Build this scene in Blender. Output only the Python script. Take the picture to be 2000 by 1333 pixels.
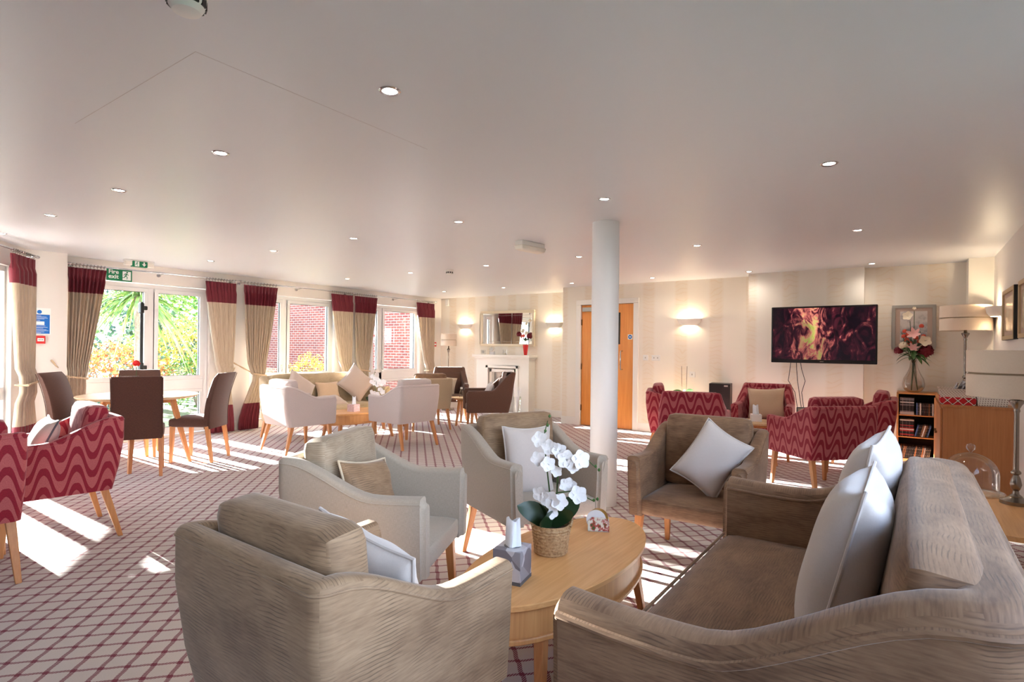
import bpy, bmesh, math, random
from mathutils import Vector, Matrix, Euler
for o in list(bpy.data.objects): bpy.data.objects.remove(o, do_unlink=True)
SC = bpy.context.scene
C = SC.collection
PI = math.pi
R = math.radians
rnd = random.Random(7)

# ------------------------------------------------------------------ camera
CEIL = 2.36
cam_d = bpy.data.cameras.new('camera')
cam = bpy.data.objects.new('camera', cam_d); C.objects.link(cam)
cam_d.sensor_width = 36.0; cam_d.sensor_fit = 'HORIZONTAL'
cam_d.lens = 1101.2 * 36.0 / 2000.0
cam_d.shift_y = 13.65 / 2000.0
cam_d.clip_start = 0.02; cam_d.clip_end = 200
cam.matrix_world = (Matrix.Translation((0, 0, 1.30)) @ Matrix.Rotation(R(35.2), 4, 'Z')
                    @ Matrix.Rotation(R(90), 4, 'X') @ Matrix.Rotation(R(0.637), 4, 'Z'))
SC.camera = cam
# ------------------------------------------------------------------ colour, sky, sun
SC.view_settings.view_transform = 'Standard'
SC.view_settings.look = 'None'
SC.view_settings.exposure = 0.98
SC.view_settings.gamma = 1.0
SC.view_settings.use_curve_mapping = False
W = bpy.data.worlds.new('sky'); SC.world = W; W.use_nodes = True
nt = W.node_tree; bg = nt.nodes['Background']
tc = nt.nodes.new('ShaderNodeTexCoord'); sx = nt.nodes.new('ShaderNodeSeparateXYZ')
rp = nt.nodes.new('ShaderNodeValToRGB')
nt.links.new(tc.outputs['Generated'], sx.inputs[0]); nt.links.new(sx.outputs['Z'], rp.inputs[0])
rp.color_ramp.elements[0].position = 0.0; rp.color_ramp.elements[0].color = (0.86, 0.92, 1.0, 1)
rp.color_ramp.elements[1].position = 0.75; rp.color_ramp.elements[1].color = (0.36, 0.55, 0.95, 1)
nt.links.new(rp.outputs['Color'], bg.inputs['Color']); bg.inputs['Strength'].default_value = 6.0
sd = bpy.data.lights.new('sun', 'SUN'); sd.energy = 75.0; sd.angle = R(0.6); sd.color = (1.0, 0.97, 0.92)
sun = bpy.data.objects.new('sun', sd); C.objects.link(sun)
SUN_T = 0.215
sun.rotation_euler = Vector((1.0, 0.0, -SUN_T)).to_track_quat('-Z', 'Y').to_euler()
sun.location = (-14, 4, 6)

# ------------------------------------------------------------------ node helpers
def S(r, g, b):
    f = lambda c: (c/255/12.92) if c/255 <= 0.04045 else (((c/255)+0.055)/1.055)**2.4
    return (f(r), f(g), f(b), 1.0)

class NT:
    def __init__(s, name):
        s.m = bpy.data.materials.new(name); s.m.use_nodes = True
        s.t = s.m.node_tree; s.b = s.t.nodes['Principled BSDF']; s.out = s.t.nodes['Material Output']
    def n(s, typ, **kw):
        x = s.t.nodes.new(typ)
        for k, v in kw.items(): setattr(x, k, v)
        return x
    def l(s, a, b): s.t.links.new(a, b)
    def m_(s, op, a, b=None, c=None):
        x = s.n('ShaderNodeMath', operation=op)
        for i, v in enumerate((a, b, c)):
            if v is None: continue
            if isinstance(v, (int, float)): x.inputs[i].default_value = v
            else: s.l(v, x.inputs[i])
        return x.outputs[0]
    def xyz(s, kind='Object'):
        t = s.n('ShaderNodeTexCoord'); p = s.n('ShaderNodeSeparateXYZ'); s.l(t.outputs[kind], p.inputs[0]); return p.outputs
    def map(s, kind='Object', scale=(1, 1, 1), rot=(0, 0, 0)):
        t = s.n('ShaderNodeTexCoord'); p = s.n('ShaderNodeMapping'); s.l(t.outputs[kind], p.inputs[0])
        p.inputs['Scale'].default_value = scale; p.inputs['Rotation'].default_value = rot; return p.outputs[0]
    def noise(s, vec, scale, detail=2, rough=.5, dist=0):
        x = s.n('ShaderNodeTexNoise'); x.inputs['Scale'].default_value = scale; x.inputs['Detail'].default_value = detail
        x.inputs['Roughness'].default_value = rough; x.inputs['Distortion'].default_value = dist
        if vec is not None: s.l(vec, x.inputs['Vector'])
        return x.outputs['Fac']
    def ramp(s, fac, stops, interp='LINEAR'):
        r = s.n('ShaderNodeValToRGB'); r.color_ramp.interpolation = interp
        e = r.color_ramp.elements
        while len(e) < len(stops): e.new(0.5)
        for i, (p, c) in enumerate(stops): e[i].position = p; e[i].color = c if len(c) == 4 else (*c, 1)
        s.l(fac, r.inputs[0]); return r.outputs['Color']
    def mix(s, fac, a, b):
        x = s.n('ShaderNodeMix', data_type='RGBA')
        if isinstance(fac, (int, float)): x.inputs[0].default_value = fac
        else: s.l(fac, x.inputs[0])
        for i, v in ((6, a), (7, b)):
            if isinstance(v, tuple): x.inputs[i].default_value = v
            else: s.l(v, x.inputs[i])
        return x.outputs[2]
    def col(s, c):
        if isinstance(c, tuple): s.b.inputs['Base Color'].default_value = c
        else: s.l(c, s.b.inputs['Base Color'])
    def bump(s, h, dist=.002, strength=.5):
        x = s.n('ShaderNodeBump'); x.inputs['Strength'].default_value = strength; x.inputs['Distance'].default_value = dist
        s.l(h, x.inputs['Height']); s.l(x.outputs[0], s.b.inputs['Normal'])
    def set(s, **kw):
        for k, v in kw.items(): s.b.inputs[k.replace('_', ' ')].default_value = v
        return s

MT = {}
def plain(name, c, rough=.6, metal=0.0, **kw):
    n = NT(name); n.col(c); n.set(Roughness=rough, Metallic=metal, **kw)
    v = n.map('Object'); n.bump(n.noise(v, 60, 2), .0005, .15)
    MT[name] = n.m; return n.m
def sheen(n, w=.35, rough=.5, tint=(1, 1, 1, 1)):
    n.b.inputs['Sheen Weight'].default_value = w; n.b.inputs['Sheen Roughness'].default_value = rough; n.b.inputs['Sheen Tint'].default_value = tint

plain('ceiling_paint', S(226, 227, 231), .4)
plain('joint_line', S(206, 198, 198), .6)
plain('wall_paint', S(236, 230, 224), .7)
plain('upvc', S(240, 240, 240), .3)
plain('white_trim', S(240, 236, 230), .4)
plain('chrome', S(200, 200, 200), .18, 1.0)
plain('pewter', S(150, 142, 134), .25, 1.0)
plain('black_plastic', S(14, 14, 16), .35)
plain('dark_hinge', S(110, 90, 70), .4, .8)
plain('white_plastic', S(236, 234, 230), .4)
plain('red_plastic', S(205, 40, 40), .35)
plain('green_sign', S(0, 125, 80), .5)
plain('blue_sign', S(0, 100, 185), .5)
plain('sign_white', S(245, 248, 245), .5)
plain('plaster', S(238, 232, 222), .6)
plain('speaker_black', S(22, 20, 19), .45)
plain('column_paint', S(240, 240, 243), .45)
plain('pipe_pale', S(205, 202, 205), .8)
plain('rope', S(205, 180, 150), .9)
plain('gold', S(190, 150, 80), .35, .7)
plain('grey_frame', S(176, 172, 164), .4, .3)
plain('gold_frame', S(206, 180, 140), .5, .0)
plain('black_edge', S(20, 18, 16), .4)
plain('stem', S(60, 85, 40), .6)
plain('stick', S(90, 60, 45), .7)
plain('petal_white', S(248, 246, 248), .6, Subsurface_Weight=0.0)
plain('petal_cream', S(240, 226, 200), .6)
plain('petal_coral', S(228, 92, 70), .6)
plain('petal_wine', S(120, 12, 34), .6)
plain('petal_red', S(225, 10, 15), .6)
plain('petal_pink', S(236, 180, 175), .6)
plain('leaf_dark', S(38, 62, 34), .3)
plain('leaf_mid', S(66, 104, 48), .45)
plain('tissue', S(238, 240, 245), .8)
plain('soil', S(60, 45, 35), .9)
plain('steel_band', S(90, 92, 98), .4)

def wood(name, c1, c2, axis='Y', rough=.4):
    n = NT(name)
    sc = {'X': (3, 70, 70), 'Y': (70, 3, 70), 'Z': (70, 70, 3)}[axis]
    v = n.map('Object', sc); f = n.noise(v, 1.0, 4, .55, .4)
    sc2 = {'X': (.8, 9, 9), 'Y': (9, .8, 9), 'Z': (9, 9, .8)}[axis]
    f2 = n.noise(n.map('Object', sc2), 1.0, 2, .5, 1.2)
    f = n.m_('ADD', n.m_('MULTIPLY', f, .6), n.m_('MULTIPLY', f2, .4))
    n.col(n.ramp(f, [(.32, c2), (.68, c1)])); n.set(Roughness=rough); n.bump(f, .0006, .25); MT[name] = n.m
wood('oak_top', S(238, 184, 122), S(216, 152, 92), 'Y', .38)
wood('oak_leg', S(208, 146, 92), S(186, 120, 70), 'Z', .45)
wood('oak_pale', S(224, 190, 148), S(200, 160, 116), 'Z', .4)
wood('oak_side', S(206, 140, 88), S(184, 116, 68), 'Z', .45)
wood('oak_drum', S(218, 162, 104), S(194, 134, 80), 'Z', .42)
wood('door_oak', S(242, 164, 84), S(224, 140, 62), 'Z', .4)
wood('oak_shelf', S(216, 156, 96), S(192, 130, 76), 'X', .45)
wood('shelf_dark', S(46, 28, 20), S(34, 20, 14), 'Z', .6)

def linen(name, c1, c2, cr=.85, sw=.2):
    n = NT(name)
    v1 = n.noise(n.map('UV', (900, 60, 60)), 1, 2); v2 = n.noise(n.map('UV', (60, 900, 60)), 1, 2)
    f = n.m_('MULTIPLY', n.m_('ADD', v1, v2), .5)
    n.col(n.ramp(f, [(.35, c2), (.65, c1)])); n.set(Roughness=cr); sheen(n, sw); n.bump(f, .0008, .5); MT[name] = n.m
linen('linen_grey', S(188, 176, 162), S(166, 154, 140))
linen('linen_white', S(206, 192, 188), S(192, 178, 174))
linen('linen_beige', S(196, 172, 142), S(176, 152, 122))
linen('linen_brown', S(112, 78, 62), S(80, 52, 42), .85, .12)
linen('linen_dining', S(98, 62, 48), S(58, 33, 26), .85, .15)
linen('cushion_pale', S(216, 206, 202), S(208, 198, 194), .8, .5)
linen('cushion_cream', S(222, 206, 182), S(210, 192, 166), .8, .4)
linen('cushion_beige', S(214, 186, 156), S(204, 174, 142), .8, .4)
linen('cushion_mink', S(206, 188, 176), S(196, 178, 166), .8, .4)
linen('shade_fabric', S(226, 208, 188), S(218, 198, 178), .8, .1)
MT['shade_fabric'].node_tree.nodes['Principled BSDF'].inputs['Subsurface Weight'].default_value = 0.0

def velvet(name, c1, c2, c3):
    n = NT(name)
    w = n.n('ShaderNodeTexWave', wave_type='BANDS', bands_direction='Y'); n.l(n.map('UV', (.55, 1, 1)), w.inputs['Vector'])
    w.inputs['Scale'].default_value = 34; w.inputs['Distortion'].default_value = 11.0; w.inputs['Detail'].default_value = 2.5; w.inputs['Detail Scale'].default_value = .30
    big = n.noise(n.map('UV', (3.0, 9, 3)), 1, 4, .6, .8)
    fine = n.noise(n.map('UV', (22, 150, 40)), 1, 3)
    patch = n.ramp(n.noise(n.map('UV', (9, 5, 5)), 1, 3, .6, .5), [(.45, (0, 0, 0)), (.62, (1, 1, 1))])
    base = n.ramp(n.m_('ADD', n.m_('MULTIPLY', big, .65), n.m_('MULTIPLY', fine, .35)), [(.32, c2), (.66, c1)])
    dark = n.ramp(w.outputs['Fac'], [(.0, (1, 1, 1)), (.3, (0, 0, 0))])
    k = n.m_('MULTIPLY', dark, n.m_('ADD', n.m_('MULTIPLY', patch, .8), .12))
    n.col(n.mix(n.m_('MULTIPLY', k, .6), base, c3)); n.set(Roughness=.72); sheen(n, .28, .35, (1, .95, .9, 1))
    n.bump(n.m_('ADD', n.m_('MULTIPLY', k, -.6), n.m_('MULTIPLY', fine, .5)), .0012, .3); MT[name] = n.m
velvet('velvet_taupe', S(172, 142, 112), S(124, 96, 72), S(62, 44, 32))
velvet('velvet_brown', S(160, 124, 94), S(106, 74, 52), S(58, 38, 26))
velvet('velvet_silver', S(186, 170, 150), S(154, 136, 116), S(100, 82, 66))
velvet('velvet_gold', S(194, 174, 142), S(170, 148, 116), S(140, 118, 88))

def red_wave():
    n = NT('red_wave_velvet'); p = n.xyz('UV')
    u, v = p['X'], p['Y']
    ph = n.m_('MULTIPLY', u, 2*PI/.165)
    c = n.m_('COSINE', ph); s3 = n.m_('MULTIPLY', n.m_('COSINE', n.m_('MULTIPLY', ph, 3)), -.05)
    f = n.m_('ADD', n.m_('DIVIDE', v, .118), n.m_('MULTIPLY', n.m_('ADD', c, s3), .74))
    g = n.m_('ABSOLUTE', n.m_('SUBTRACT', n.m_('FRACT', f), .5))
    thr = n.m_('ADD', .185, n.m_('MULTIPLY', n.m_('ABSOLUTE', n.m_('SINE', ph)), .10))
    k = n.ramp(n.m_('SUBTRACT', n.m_('ADD', g, .5), thr), [(.49, (1, 1, 1)), (.505, (0, 0, 0))])
    nz = n.noise(n.map('UV', (200, 200, 200)), 1, 2)
    dark = n.ramp(nz, [(.3, S(122, 4, 30)), (.7, S(148, 10, 42))]); light = n.ramp(nz, [(.3, S(164, 74, 78)), (.7, S(184, 96, 97))])
    n.col(n.mix(k, light, dark)); n.set(Roughness=.8); sheen(n, .3, .4, (1, .8, .82, 1)); n.bump(k, .0015, .4); MT['red_wave'] = n.m
red_wave()

def carpet():
    n = NT('carpet'); p = n.xyz('Object'); x, y = p['X'], p['Y']
    P = .0975; k = 1/(P*math.sqrt(2))
    a = n.m_('ADD', n.m_('MULTIPLY', n.m_('ADD', x, y), k), .03); b = n.m_('ADD', n.m_('MULTIPLY', n.m_('SUBTRACT', x, y), k), .1)
    a2 = n.m_('ADD', a, n.m_('MULTIPLY', n.m_('SINE', n.m_('MULTIPLY', b, 2*PI)), .022))
    b2 = n.m_('ADD', b, n.m_('MULTIPLY', n.m_('SINE', n.m_('MULTIPLY', a, 2*PI)), .022))
    da = n.m_('ABSOLUTE', n.m_('SUBTRACT', n.m_('FRACT', a2), .5)); db = n.m_('ABSOLUTE', n.m_('SUBTRACT', n.m_('FRACT', b2), .5))
    la = n.ramp(da, [(.09, (1, 1, 1)), (.105, (0, 0, 0))]); lb = n.ramp(db, [(.068, (1, 1, 1)), (.083, (0, 0, 0))])
    hatch = n.m_('FRACT', n.m_('MULTIPLY', x, 1/.0085))
    hs = n.ramp(hatch, [(.62, (1, 1, 1)), (.70, (0, 0, 0))])
    lines = n.m_('MULTIPLY', n.m_('MAXIMUM', la, lb), n.m_('ADD', n.m_('MULTIPLY', hs, .85), .15))
    ca = n.ramp(da, [(.10, (1, 1, 1)), (.12, (0, 0, 0))]); cb = n.ramp(db, [(.10, (1, 1, 1)), (.12, (0, 0, 0))])
    cross = n.m_('MULTIPLY', ca, cb)
    k2 = n.m_('MAXIMUM', lines, cross)
    nz = n.noise(n.map('Object'), 400, 2); nz2 = n.noise(n.map('Object'), 3, 2)
    base = n.ramp(n.m_('ADD', n.m_('MULTIPLY', nz, .6), n.m_('MULTIPLY', nz2, .4)), [(.3, S(184, 174, 171)), (.7, S(204, 194, 190))])
    n.col(n.mix(k2, base, S(112, 16, 48))); n.set(Roughness=.95); n.bump(nz, .002, .4); sheen(n, .15); MT['carpet'] = n.m
carpet()

def wallpaper():
    n = NT('wallpaper'); p = n.xyz('Object'); x, z = p['X'], p['Z']
    st = n.m_('ABSOLUTE', n.m_('SUBTRACT', n.m_('FRACT', n.m_('DIVIDE', x, .52)), .5))
    band = n.ramp(st, [(.14, (1, 1, 1)), (.22, (0, 0, 0))])
    w = n.n('ShaderNodeTexWave', wave_type='RINGS'); n.l(n.map('Object', (1.9, 0, 1.4)), w.inputs['Vector'])
    w.inputs['Scale'].default_value = 1.6; w.inputs['Distortion'].default_value = 7; w.inputs['Detail'].default_value = 1.5; w.inputs['Detail Scale'].default_value = 1.3
    sw = n.ramp(w.outputs['Fac'], [(.42, (0, 0, 0)), (.5, (1, 1, 1)), (.7, (1, 1, 1)), (.78, (0, 0, 0))])
    f = n.m_('ADD', n.m_('MULTIPLY', band, .45), n.m_('MULTIPLY', n.m_('MULTIPLY', sw, band), .4))
    n.col(n.mix(f, S(242, 234, 222), S(234, 218, 196))); n.set(Roughness=.55); MT['wallpaper'] = n.m
wallpaper()

def curtain_mat():
    n = NT('curtain_cloth'); p = n.xyz('Object'); z = p['Z']
    top = n.m_('GREATER_THAN', z, 1.915); bot = n.m_('LESS_THAN', z, .415)
    nz = n.noise(n.map('Object', (80, 80, 6)), 1, 2)
    beige = n.ramp(nz, [(.3, S(184, 164, 142)), (.7, S(202, 184, 162))]); mar = n.ramp(nz, [(.3, S(100, 14, 32)), (.7, S(120, 22, 42))])
    c = n.mix(n.m_('MAXIMUM', top, bot), beige, mar); n.col(c); n.set(Roughness=.7); sheen(n, .15)
    tr = n.n('ShaderNodeBsdfTranslucent'); n.l(c, tr.inputs[0]); mx = n.n('ShaderNodeMixShader'); mx.inputs[0].default_value = .13
    n.l(n.b.outputs[0], mx.inputs[1]); n.l(tr.outputs[0], mx.inputs[2]); n.l(mx.outputs[0], n.out.inputs[0]); MT['curtain'] = n.m
curtain_mat()

def glass_thin(name, tint=(1, 1, 1, 1), refl=.06):
    n = NT(name); t = n.n('ShaderNodeBsdfTransparent'); t.inputs[0].default_value = tint
    g = n.n('ShaderNodeBsdfGlossy'); g.inputs['Roughness'].default_value = .01
    lw = n.n('ShaderNodeLayerWeight'); lw.inputs[0].default_value = .25
    f = n.m_('ADD', n.m_('MULTIPLY', lw.outputs['Fresnel'], .6), refl * .3)
    mx = n.n('ShaderNodeMixShader'); n.l(f, mx.inputs[0]); n.l(t.outputs[0], mx.inputs[1]); n.l(g.outputs[0], mx.inputs[2])
    n.l(mx.outputs[0], n.out.inputs[0]); MT[name] = n.m
glass_thin('pane_glass', (.96, .98, .97, 1)); glass_thin('clear_glass', (.95, .95, .95, 1), .2); glass_thin('smoke_glass', (.80, .72, .66, 1), .2)
glass_thin('red_glass', (.6, .02, .04, 1), .2)

def emis(name, c, s):
    n = NT(name); n.col(c); n.b.inputs['Emission Color'].default_value = c; n.b.inputs['Emission Strength'].default_value = s; MT[name] = n.m
emis('lamp_white', (1, .95, .88, 1), 22); emis('bulb_warm', (1, .85, .6, 1), 25)
n = NT('mirror_glass'); n.col((.92, .94, .92, 1)); n.set(Metallic=1.0, Roughness=.01); MT['mirror'] = n.m

def brick():
    n = NT('brickwork'); t = n.n('ShaderNodeTexBrick'); p = n.xyz('Object'); cb = n.n('ShaderNodeCombineXYZ')
    n.l(n.m_('ADD', p['X'], p['Y']), cb.inputs[0]); n.l(p['Z'], cb.inputs[1]); n.l(cb.outputs[0], t.inputs['Vector'])
    t.inputs['Scale'].default_value = 1; t.inputs['Brick Width'].default_value = .225; t.inputs['Row Height'].default_value = .075
    t.inputs['Mortar Size'].default_value = .008; t.inputs['Color1'].default_value = S(128, 58, 44); t.inputs['Color2'].default_value = S(104, 46, 40); t.inputs['Mortar'].default_value = S(160, 140, 126)
    n.col(t.outputs['Color']); n.set(Roughness=.9); n.bump(t.outputs['Fac'], .004, -.5); MT['brick'] = n.m
brick()

def speckle(name, cols, scale, rough=.6, trans=.0):
    n = NT(name); f = n.noise(n.map('Object'), scale, 2, .6)
    st = [(.3 + .4*i/(len(cols)-1), c) for i, c in enumerate(cols)]
    c = n.ramp(f, st, 'LINEAR'); n.col(c); n.set(Roughness=rough)
    if trans:
        tr = n.n('ShaderNodeBsdfTranslucent'); n.l(c, tr.inputs[0]); mx = n.n('ShaderNodeMixShader'); mx.inputs[0].default_value = trans
        n.l(n.b.outputs[0], mx.inputs[1]); n.l(tr.outputs[0], mx.inputs[2]); n.l(mx.outputs[0], n.out.inputs[0])
    MT[name] = n.m
speckle('foliage_orange', [S(100, 50, 24), S(176, 96, 50), S(206, 140, 70), S(80, 90, 34)], 9, .7, .4)
speckle('foliage_green', [S(30, 60, 18), S(72, 110, 32), S(120, 146, 56)], 7, .6, .4)
speckle('foliage_yellow', [S(56, 88, 24), S(140, 136, 40), S(196, 136, 50), S(86, 112, 36)], 8, .6, .4)
speckle('foliage_dark', [S(24, 40, 30), S(52, 76, 54), S(80, 98, 72)], 6, .6, .3)
speckle('palm_leaf', [S(60, 88, 34), S(104, 132, 58), S(150, 160, 88)], 5, .5, .35)
speckle('bark', [S(80, 68, 58), S(120, 106, 92)], 30, .9)
speckle('grass', [S(60, 70, 36), S(92, 100, 52)], 12, .9)
speckle('paving', [S(196, 190, 182), S(216, 210, 202)], 20, .9)
speckle('wicker', [S(150, 112, 74), S(188, 150, 108), S(206, 172, 130)], 90, .8)
speckle('floral', [S(244, 240, 226), S(244, 240, 226), S(190, 60, 60), S(70, 110, 60)], 55, .5)
speckle('paper_mix', [S(96, 92, 110), S(206, 206, 214), S(60, 50, 60), S(190, 150, 120)], 25, .6)

def facet(name, cols):
    n = NT(name); v = n.n('ShaderNodeTexVoronoi'); v.inputs['Scale'].default_value = 16; n.l(n.map('Object'), v.inputs['Vector'])
    sp = n.n('ShaderNodeSeparateColor'); n.l(v.outputs['Color'], sp.inputs[0])
    n.col(n.ramp(sp.outputs[0], [(i/(len(cols)), c) for i, c in enumerate(cols)], 'CONSTANT')); n.set(Roughness=.4); MT[name] = n.m
facet('tissue_box_grey', [S(150, 148, 156), S(196, 194, 200), S(122, 118, 126), S(176, 170, 178)])
speckle('tissue_box_pink', [S(236, 214, 214), S(214, 176, 180), S(240, 226, 226)], 60, .6)

def plaid():
    n = NT('plaid'); p = n.xyz('Object'); a = n.m_('MULTIPLY', n.m_('ADD', p['X'], p['Z']), 1/.075); b = n.m_('MULTIPLY', n.m_('SUBTRACT', p['X'], p['Z']), 1/.075)
    fa = n.m_('ABSOLUTE', n.m_('SUBTRACT', n.m_('FRACT', a), .5)); fb = n.m_('ABSOLUTE', n.m_('SUBTRACT', n.m_('FRACT', b), .5))
    ln = n.m_('MAXIMUM', n.m_('LESS_THAN', fa, .05), n.m_('LESS_THAN', fb, .05)); gr = n.m_('MULTIPLY', n.m_('LESS_THAN', fa, .2), n.m_('LESS_THAN', fb, .2))
    c = n.mix(gr, S(196, 24, 34), S(30, 70, 50)); n.col(n.mix(ln, c, S(236, 226, 216))); n.set(Roughness=.8); MT['plaid'] = n.m
plaid()
def perforated(name, base, hole, sc, diag=False):
    n = NT(name); p = n.xyz('Object'); h = n.m_('ADD', p['X'], p['Y'])
    if diag:
        a = n.m_('MULTIPLY', n.m_('ADD', h, p['Z']), sc); b = n.m_('MULTIPLY', n.m_('SUBTRACT', h, p['Z']), sc)
    else:
        a = n.m_('MULTIPLY', h, sc); b = n.m_('MULTIPLY', p['Z'], sc)
    da = n.m_('SUBTRACT', n.m_('FRACT', a), .5); db = n.m_('SUBTRACT', n.m_('FRACT', b), .5)
    d = n.m_('SQRT', n.m_('ADD', n.m_('MULTIPLY', da, da), n.m_('MULTIPLY', db, db)))
    n.col(n.mix(n.m_('LESS_THAN', d, .22), base, hole)); n.set(Roughness=.5); MT[name] = n.m
perforated('basket_white', S(232, 224, 214), S(120, 96, 84), 55); perforated('basket_lattice', S(226, 206, 190), S(150, 110, 92), 45, True)

def picture_mat(name, cols, sc):
    n = NT(name); p = n.xyz('Object'); f = n.noise(n.map('Object', (1, 1, 1)), sc, 4, .6)
    g = n.m_('ADD', n.m_('MULTIPLY', f, .8), n.m_('MULTIPLY', p['Z'], -.5))
    n.col(n.ramp(g, [(.15 + .6*i/(len(cols)-1), c) for i, c in enumerate(cols)])); n.set(Roughness=.15); MT[name] = n.m
picture_mat('print_town', [S(226, 218, 212), S(214, 206, 200), S(120, 118, 128), S(70, 66, 70)], 9)
picture_mat('print_sepia', [S(232, 220, 200), S(214, 196, 170), S(180, 158, 130)], 6)
plain('mount_card', S(190, 166, 152), .6)

def tv_screen():
    n = NT('tv_screen'); p = n.xyz('Object')
    v = n.n('ShaderNodeCombineXYZ'); n.l(n.m_('MULTIPLY', p['X'], 2.2), v.inputs[0]); n.l(n.m_('MULTIPLY', p['Z'], 1.2), v.inputs[2])
    f = n.noise(v.outputs[0], 3.2, 4, .6, 2.2); g = n.noise(v.outputs[0], 1.7, 3, .5, 1.0)
    h = n.m_('MULTIPLY', n.m_('SUBTRACT', 1.0, n.m_('MULTIPLY', n.m_('ABSOLUTE', n.m_('ADD', p['X'], .12)), 1.35)), 1.0)
    k = n.m_('MULTIPLY', f, n.m_('MAXIMUM', h, .62))
    c = n.ramp(k, [(.28, S(16, 8, 14)), (.38, S(70, 22, 34)), (.46, S(196, 104, 96)), (.53, S(200, 170, 110)), (.60, S(170, 176, 80))])
    dk = n.ramp(g, [(.42, (0, 0, 0)), (.55, (1, 1, 1))])
    c = n.mix(n.m_('MULTIPLY', dk, .55), c, S(20, 10, 18))
    n.col(S(6, 6, 8)); n.l(c, n.b.inputs['Emission Color']); n.b.inputs['Emission Strength'].default_value = .8; n.set(Roughness=.08, Specular_IOR_Level=.25); MT['tv_screen'] = n.m
tv_screen()
DVD = {'black': S(22, 20, 24), 'white': S(206, 200, 196), 'red': S(158, 36, 40), 'blue': S(70, 100, 150), 'brown': S(120, 78, 50), 'grey': S(120, 116, 120)}
for k, v in DVD.items():
    n = NT('dvd_' + k); f = n.noise(n.map('Object', (60, 60, 60)), 1, 2); n.col(n.ramp(f, [(.4, v), (.62, v), (.66, S(210, 190, 170)), (.7, v)])); n.set(Roughness=.35); MT['dvd_' + k] = n.m

# ------------------------------------------------------------------ mesh helpers
class MB:
    def __init__(s): s.bm = bmesh.new()
    def box(s, x0, x1, y0, y1, z0, z1, M=None):
        v = [Vector((x, y, z)) for z in (z0, z1) for y in (y0, y1) for x in (x0, x1)]
        if M is not None: v = [M @ p for p in v]
        v = [s.bm.verts.new(p) for p in v]
        for f in ((0, 2, 3, 1), (4, 5, 7, 6), (0, 1, 5, 4), (2, 6, 7, 3), (0, 4, 6, 2), (1, 3, 7, 5)): s.bm.faces.new([v[i] for i in f])
        return s
    def rings(s, rings, close=True, cap0=True, cap1=True):
        V = [[s.bm.verts.new(p) for p in r] for r in rings]; n = len(V[0])
        for a, b in zip(V, V[1:]):
            for i in range(n if close else n-1):
                j = (i+1) % n
                try: s.bm.faces.new((a[i], a[j], b[j], b[i]))
                except ValueError: pass
        if close and cap0: s.bm.faces.new(list(reversed(V[0])))
        if close and cap1: s.bm.faces.new(V[-1])
        return s
    def lathe(s, prof, n=24, c=(0, 0), cap=True):
        return s.rings([[Vector((c[0]+max(r, 1e-4)*math.cos(2*PI*i/n), c[1]+max(r, 1e-4)*math.sin(2*PI*i/n), z)) for i in range(n)] for r, z in prof], True, cap, cap)
    def tube(s, pts, r, n=8, closed=False, caps=True):
        pts = [Vector(p) for p in pts]; m = len(pts); rr = []
        up = None
        for i, p in enumerate(pts):
            a = pts[(i-1) % m] if (i > 0 or closed) else p; b = pts[(i+1) % m] if (i < m-1 or closed) else p
            t = (b-a).normalized() if (b-a).length > 1e-9 else Vector((0, 0, 1))
            if up is None:
                up = Vector((0, 0, 1)) if abs(t.z) < .9 else Vector((1, 0, 0))
            sd = t.cross(up)
            if sd.length < 1e-6: sd = t.cross(Vector((0, 1, 0)))
            sd.normalize(); u2 = sd.cross(t).normalized(); up = u2
            q = r[i] if isinstance(r, (list, tuple)) else r
            rr.append([p + sd*math.cos(2*PI*k/n)*q + u2*math.sin(2*PI*k/n)*q for k in range(n)])
        if closed: rr.append(rr[0]); return s.rings(rr, True, False, False)
        return s.rings(rr, True, caps, caps)
    def quad(s, pts):
        s.bm.faces.new([s.bm.verts.new(Vector(p)) for p in pts]); return s
    def poly(s, pts): return s.quad(pts)
    def prism(s, outline, z0, z1):
        return s.rings([[Vector((x, y, z0)) for x, y in outline], [Vector((x, y, z1)) for x, y in outline]])
    def deform(s, f):
        for v in s.bm.verts: v.co = Vector(f(v.co))
        return s
    def build(s, name, mat, parent=None, smooth=True, bevel=0, seg=2, sub=0, loc=None, rot=None, ang=35):
        bm = s.bm
        bmesh.ops.remove_doubles(bm, verts=bm.verts, dist=1e-5)
        bmesh.ops.recalc_face_normals(bm, faces=bm.faces)
        uv = bm.loops.layers.uv.new('UVMap')
        for f in bm.faces:
            nx, ny, nz = abs(f.normal.x), abs(f.normal.y), abs(f.normal.z)
            for l in f.loops:
                c = l.vert.co
                l[uv].uv = (c.x, c.y) if nz >= nx and nz >= ny else ((c.y + .013, c.z) if nx > ny else (c.x, c.z))
            f.smooth = smooth
        me = bpy.data.meshes.new(name); bm.to_mesh(me); bm.free()
        me.materials.append(MT[mat] if isinstance(mat, str) else mat)
        if smooth:
            try: me.set_sharp_from_angle(angle=R(ang))
            except Exception: pass
        o = bpy.data.objects.new(name, me); C.objects.link(o)
        if parent is not None: o.parent = parent
        if loc is not None: o.location = loc
        if rot is not None: o.rotation_euler = rot
        if bevel:
            b = o.modifiers.new('bevel', 'BEVEL'); b.width = bevel; b.segments = seg; b.limit_method = 'ANGLE'; b.angle_limit = R(40); b.harden_normals = False
        if sub:
            b = o.modifiers.new('subdiv', 'SUBSURF'); b.levels = sub; b.render_levels = sub
        return o
def tag(o, label, cat, group=None, kind=None):
    o['label'] = label; o['category'] = cat
    if group: o['group'] = group
    if kind: o['kind'] = kind
    return o
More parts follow.
